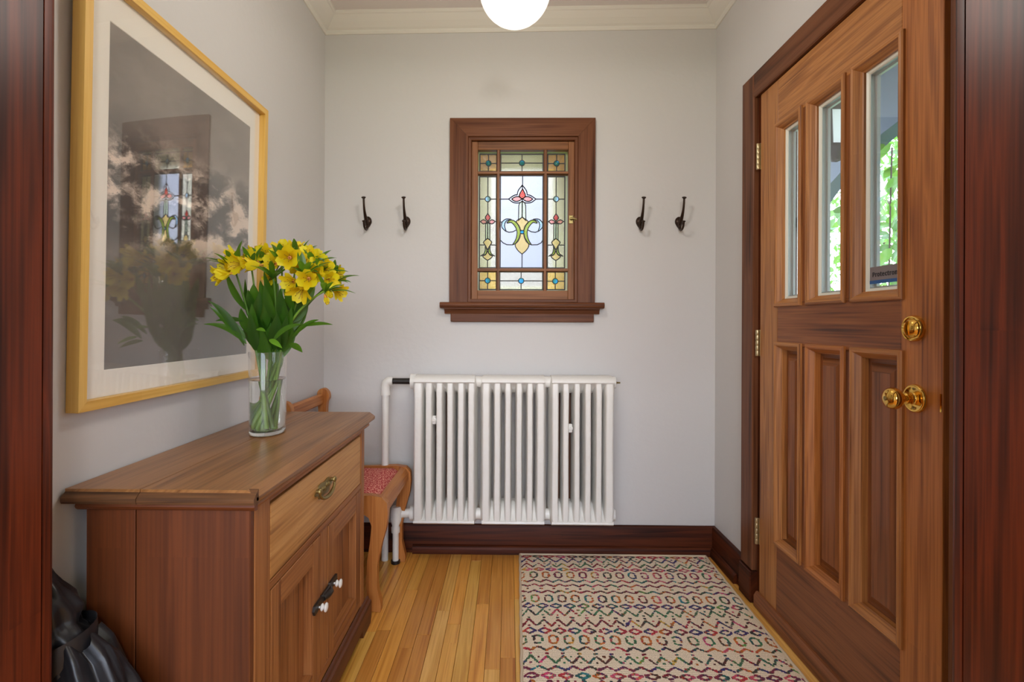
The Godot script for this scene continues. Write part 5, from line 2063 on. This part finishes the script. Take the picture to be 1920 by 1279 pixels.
func build_outside() -> void:
	var b := mb()
	b.box(Vector3(-30, -0.75, -40), Vector3(40, -0.55, 30))
	solid(b, "ground", M.garden, "garden lawn outside the house", "lawn")
	b = mb(Vector3.RIGHT)
	b.box(Vector3(1.165, -0.55, -4.75), Vector3(2.75, -0.06, 0.9))
	solid(b, "floor_porch", M.blue_grey, "grey porch floor outside the front door", "porch floor")
	b = mb(Vector3.RIGHT)
	b.box(Vector3(1.165, 2.92, -4.75), Vector3(2.75, 3.05, 0.9))
	solid(b, "ceiling_porch", M.siding, "porch roof outside the front door", "porch roof")
	b = mb()
	b.box(Vector3(1.165, -0.06, -3.33), Vector3(1.93, 2.92, -3.45))
	solid(b, "wall_porch", M.siding, "white porch side wall seen through the far lite of the door", "wall")
	# arched fascia of the porch on two posts
	var a := PackedVector2Array()
	a.append(Vector2(4.7, 2.92))
	a.append(Vector2(-0.3, 2.92))
	a.append(Vector2(-0.3, 1.7))
	a.append(Vector2(-0.1, 1.7))
	for k in 17:
		var t := PI * k / 16.0
		a.append(Vector2(2.2 - 2.3 * cos(t), 1.75 + 0.80 * sin(t)))
	a.append(Vector2(4.7, 1.7))
	b = mb(Vector3.BACK)
	b.prism(a, Transform3D(Basis(Vector3.FORWARD, Vector3.UP, Vector3.RIGHT), Vector3(2.5, 0, 0)), 0.0, 0.12)
	solid(b, "trim_6", M.blue_grey, "blue grey arched fascia of the porch seen through the door's near lite", "porch arch")
	for q in [[-4.68, -4.52], [0.12, 0.28]]:
		b = mb()
		b.box(Vector3(2.48, -0.06, q[0]), Vector3(2.64, 1.72, q[1]), 0.01)
		tag(part(b, "porch_post", M.blue_grey, self), ["square porch post at the far end of the porch", "square porch post at the near end of the porch"][0 if q[0] < -1.0 else 1], "post")
	# lantern on a bracket
	var c := at(1568, 245, 2.62)
	var l := thing("lantern", "black porch lantern with frosted panes seen through the door's middle lite", "lantern", Vector3(c.x, c.y, c.z))
	b = mb()
	b.lathe([Vector2(0.0, 0.20), Vector2(0.02, 0.195), Vector2(0.03, 0.165), Vector2(0.105, 0.105), Vector2(0.115, 0.085), Vector2(0.10, 0.08), Vector2(0.0, 0.08)], Transform3D(Basis(Vector3.UP, PI / 4), Vector3.ZERO), 4)
	b.tube([Vector3(0, 0.19, 0), Vector3(0, 2.92 - c.y, 0)], [0.008], 8)
	part(b, "roof", M.black, l)
	b = mb()
	for sx in [-1, 1]:
		for sz in [-1, 1]:
			b.tube([Vector3(sx * 0.072, 0.085, sz * 0.072), Vector3(sx * 0.056, -0.085, sz * 0.056)], [0.006], 6)
	b.lathe([Vector2(0.0, -0.16), Vector2(0.02, -0.155), Vector2(0.03, -0.13), Vector2(0.07, -0.11), Vector2(0.09, -0.095), Vector2(0.09, -0.082), Vector2(0.0, -0.082)], Transform3D(Basis(Vector3.UP, PI / 4), Vector3.ZERO), 4)
	part(b, "cage", M.black, l)
	for k in 4:
		b = mb()
		var bs := Basis(Vector3.UP, PI / 2 * k)
		b.quad(bs * Vector3(-0.068, 0.082, 0.07), bs * Vector3(0.068, 0.082, 0.07), bs * Vector3(0.053, -0.083, 0.055), bs * Vector3(-0.053, -0.083, 0.055), bs * Vector3.BACK)
		part(b, "pane", M.frost, l)
	# climbing shrub beyond the porch: stems and large leaves
	var sh := thing("shrub", "bright green broad leaved shrub beyond the porch arch", "shrub", Vector3(3.25, -0.55, -4.4))
	b = mb()
	for k in 9:
		var x := rng.randf_range(-0.5, 0.5)
		var z := rng.randf_range(-0.8, 0.8)
		b.tube(bez(Vector3(x * 0.3, 0, z * 0.4), Vector3(x * 0.7, 1.6, z * 0.6), Vector3(x, 3.1, z * 1.3), 10), [0.022, 0.010, 0.006], 6)
	part(b, "branch", M.bark, sh)
	for k in 300:
		var y := rng.randf_range(0.9, 3.55)
		var p := Vector3(rng.randfn(0.0, 0.30), y, rng.randfn(0.0, 0.75))
		var d := Vector3(rng.randf_range(-1, 0.6), rng.randf_range(-0.9, 0.3), rng.randf_range(-1, 1)).normalized()
		var e := p + d * rng.randf_range(0.10, 0.16)
		part(leaf(p, p.lerp(e, 0.5) + Vector3(0, 0.02, 0), e, rng.randf_range(0.03, 0.048), Vector3(-0.5, 0.6, 0.6).normalized(), 0.2), "leaf", M.vine if rng.randf() < 0.65 else M.vine_dark, sh)
	var dense := MultiMesh.new()
	dense.transform_format = MultiMesh.TRANSFORM_3D
	dense.mesh = leaf(Vector3.ZERO, Vector3(0, 0.012, 0.065), Vector3(0, -0.02, 0.13), 0.04, Vector3.UP, 0.2).mesh()
	dense.instance_count = 1500
	for k in 1500:
		var p := Vector3(0.45 + rng.randfn(0.0, 0.28), rng.randf_range(0.3, 3.3), rng.randfn(-0.1, 0.95))
		dense.set_instance_transform(k, Transform3D(Basis.from_euler(Vector3(rng.randf_range(-0.2, 1.2), rng.randf() * TAU, rng.randf_range(-0.6, 0.6))), p))
	var di := MultiMeshInstance3D.new()
	di.multimesh = dense
	di.name = "foliage"
	di.material_override = M.vine_dark
	di.set_meta("kind", "stuff")
	sh.add_child(di)
	# tree far behind: a loose crown of small leaves
	var tr := thing("tree", "pale loose tree crown far behind the porch shrub", "tree", Vector3(6.6, -0.55, -8.2))
	b = mb()
	b.tube([Vector3(0, 0, 0), Vector3(0.1, 2.0, 0.1), Vector3(-0.1, 5.0, 0)], [0.14, 0.10, 0.04], 8)
	for k in 12:
		var an := k * 2.4
		b.tube([Vector3(0, 1.6 + k * 0.25, 0), Vector3(cos(an) * 1.3, 2.3 + k * 0.3, sin(an) * 1.6)], [0.04, 0.012], 5)
	part(b, "trunk", M.bark, tr)
	var lm := leaf(Vector3.ZERO, Vector3(0, 0.006, 0.04), Vector3(0, -0.01, 0.08), 0.018, Vector3.UP, 0.2).mesh()
	var mm := MultiMesh.new()
	mm.transform_format = MultiMesh.TRANSFORM_3D
	mm.mesh = lm
	mm.instance_count = 5000
	for k in 5000:
		var p := Vector3(rng.randfn(0, 1.0), rng.randf_range(1.0, 5.6), rng.randfn(0, 1.3))
		var bs := Basis.from_euler(Vector3(rng.randf() * TAU, rng.randf() * TAU, rng.randf() * TAU))
		mm.set_instance_transform(k, Transform3D(bs.scaled(Vector3.ONE * rng.randf_range(0.8, 1.6)), p))
	var mi := MultiMeshInstance3D.new()
	mi.multimesh = mm
	mi.name = "foliage"
	mi.material_override = M.far_leaf
	mi.set_meta("kind", "stuff")
	tr.add_child(mi)
	# wall added outside so the stained glass shows an even brightness
	b = mb(Vector3.RIGHT)
	b.box(Vector3(-7, -0.55, -5.2), Vector3(1.6, 5.5, -5.4))
	solid(b, "wall_backdrop", M.backdrop, "pale wall added beyond the stained glass to even its brightness", "wall")
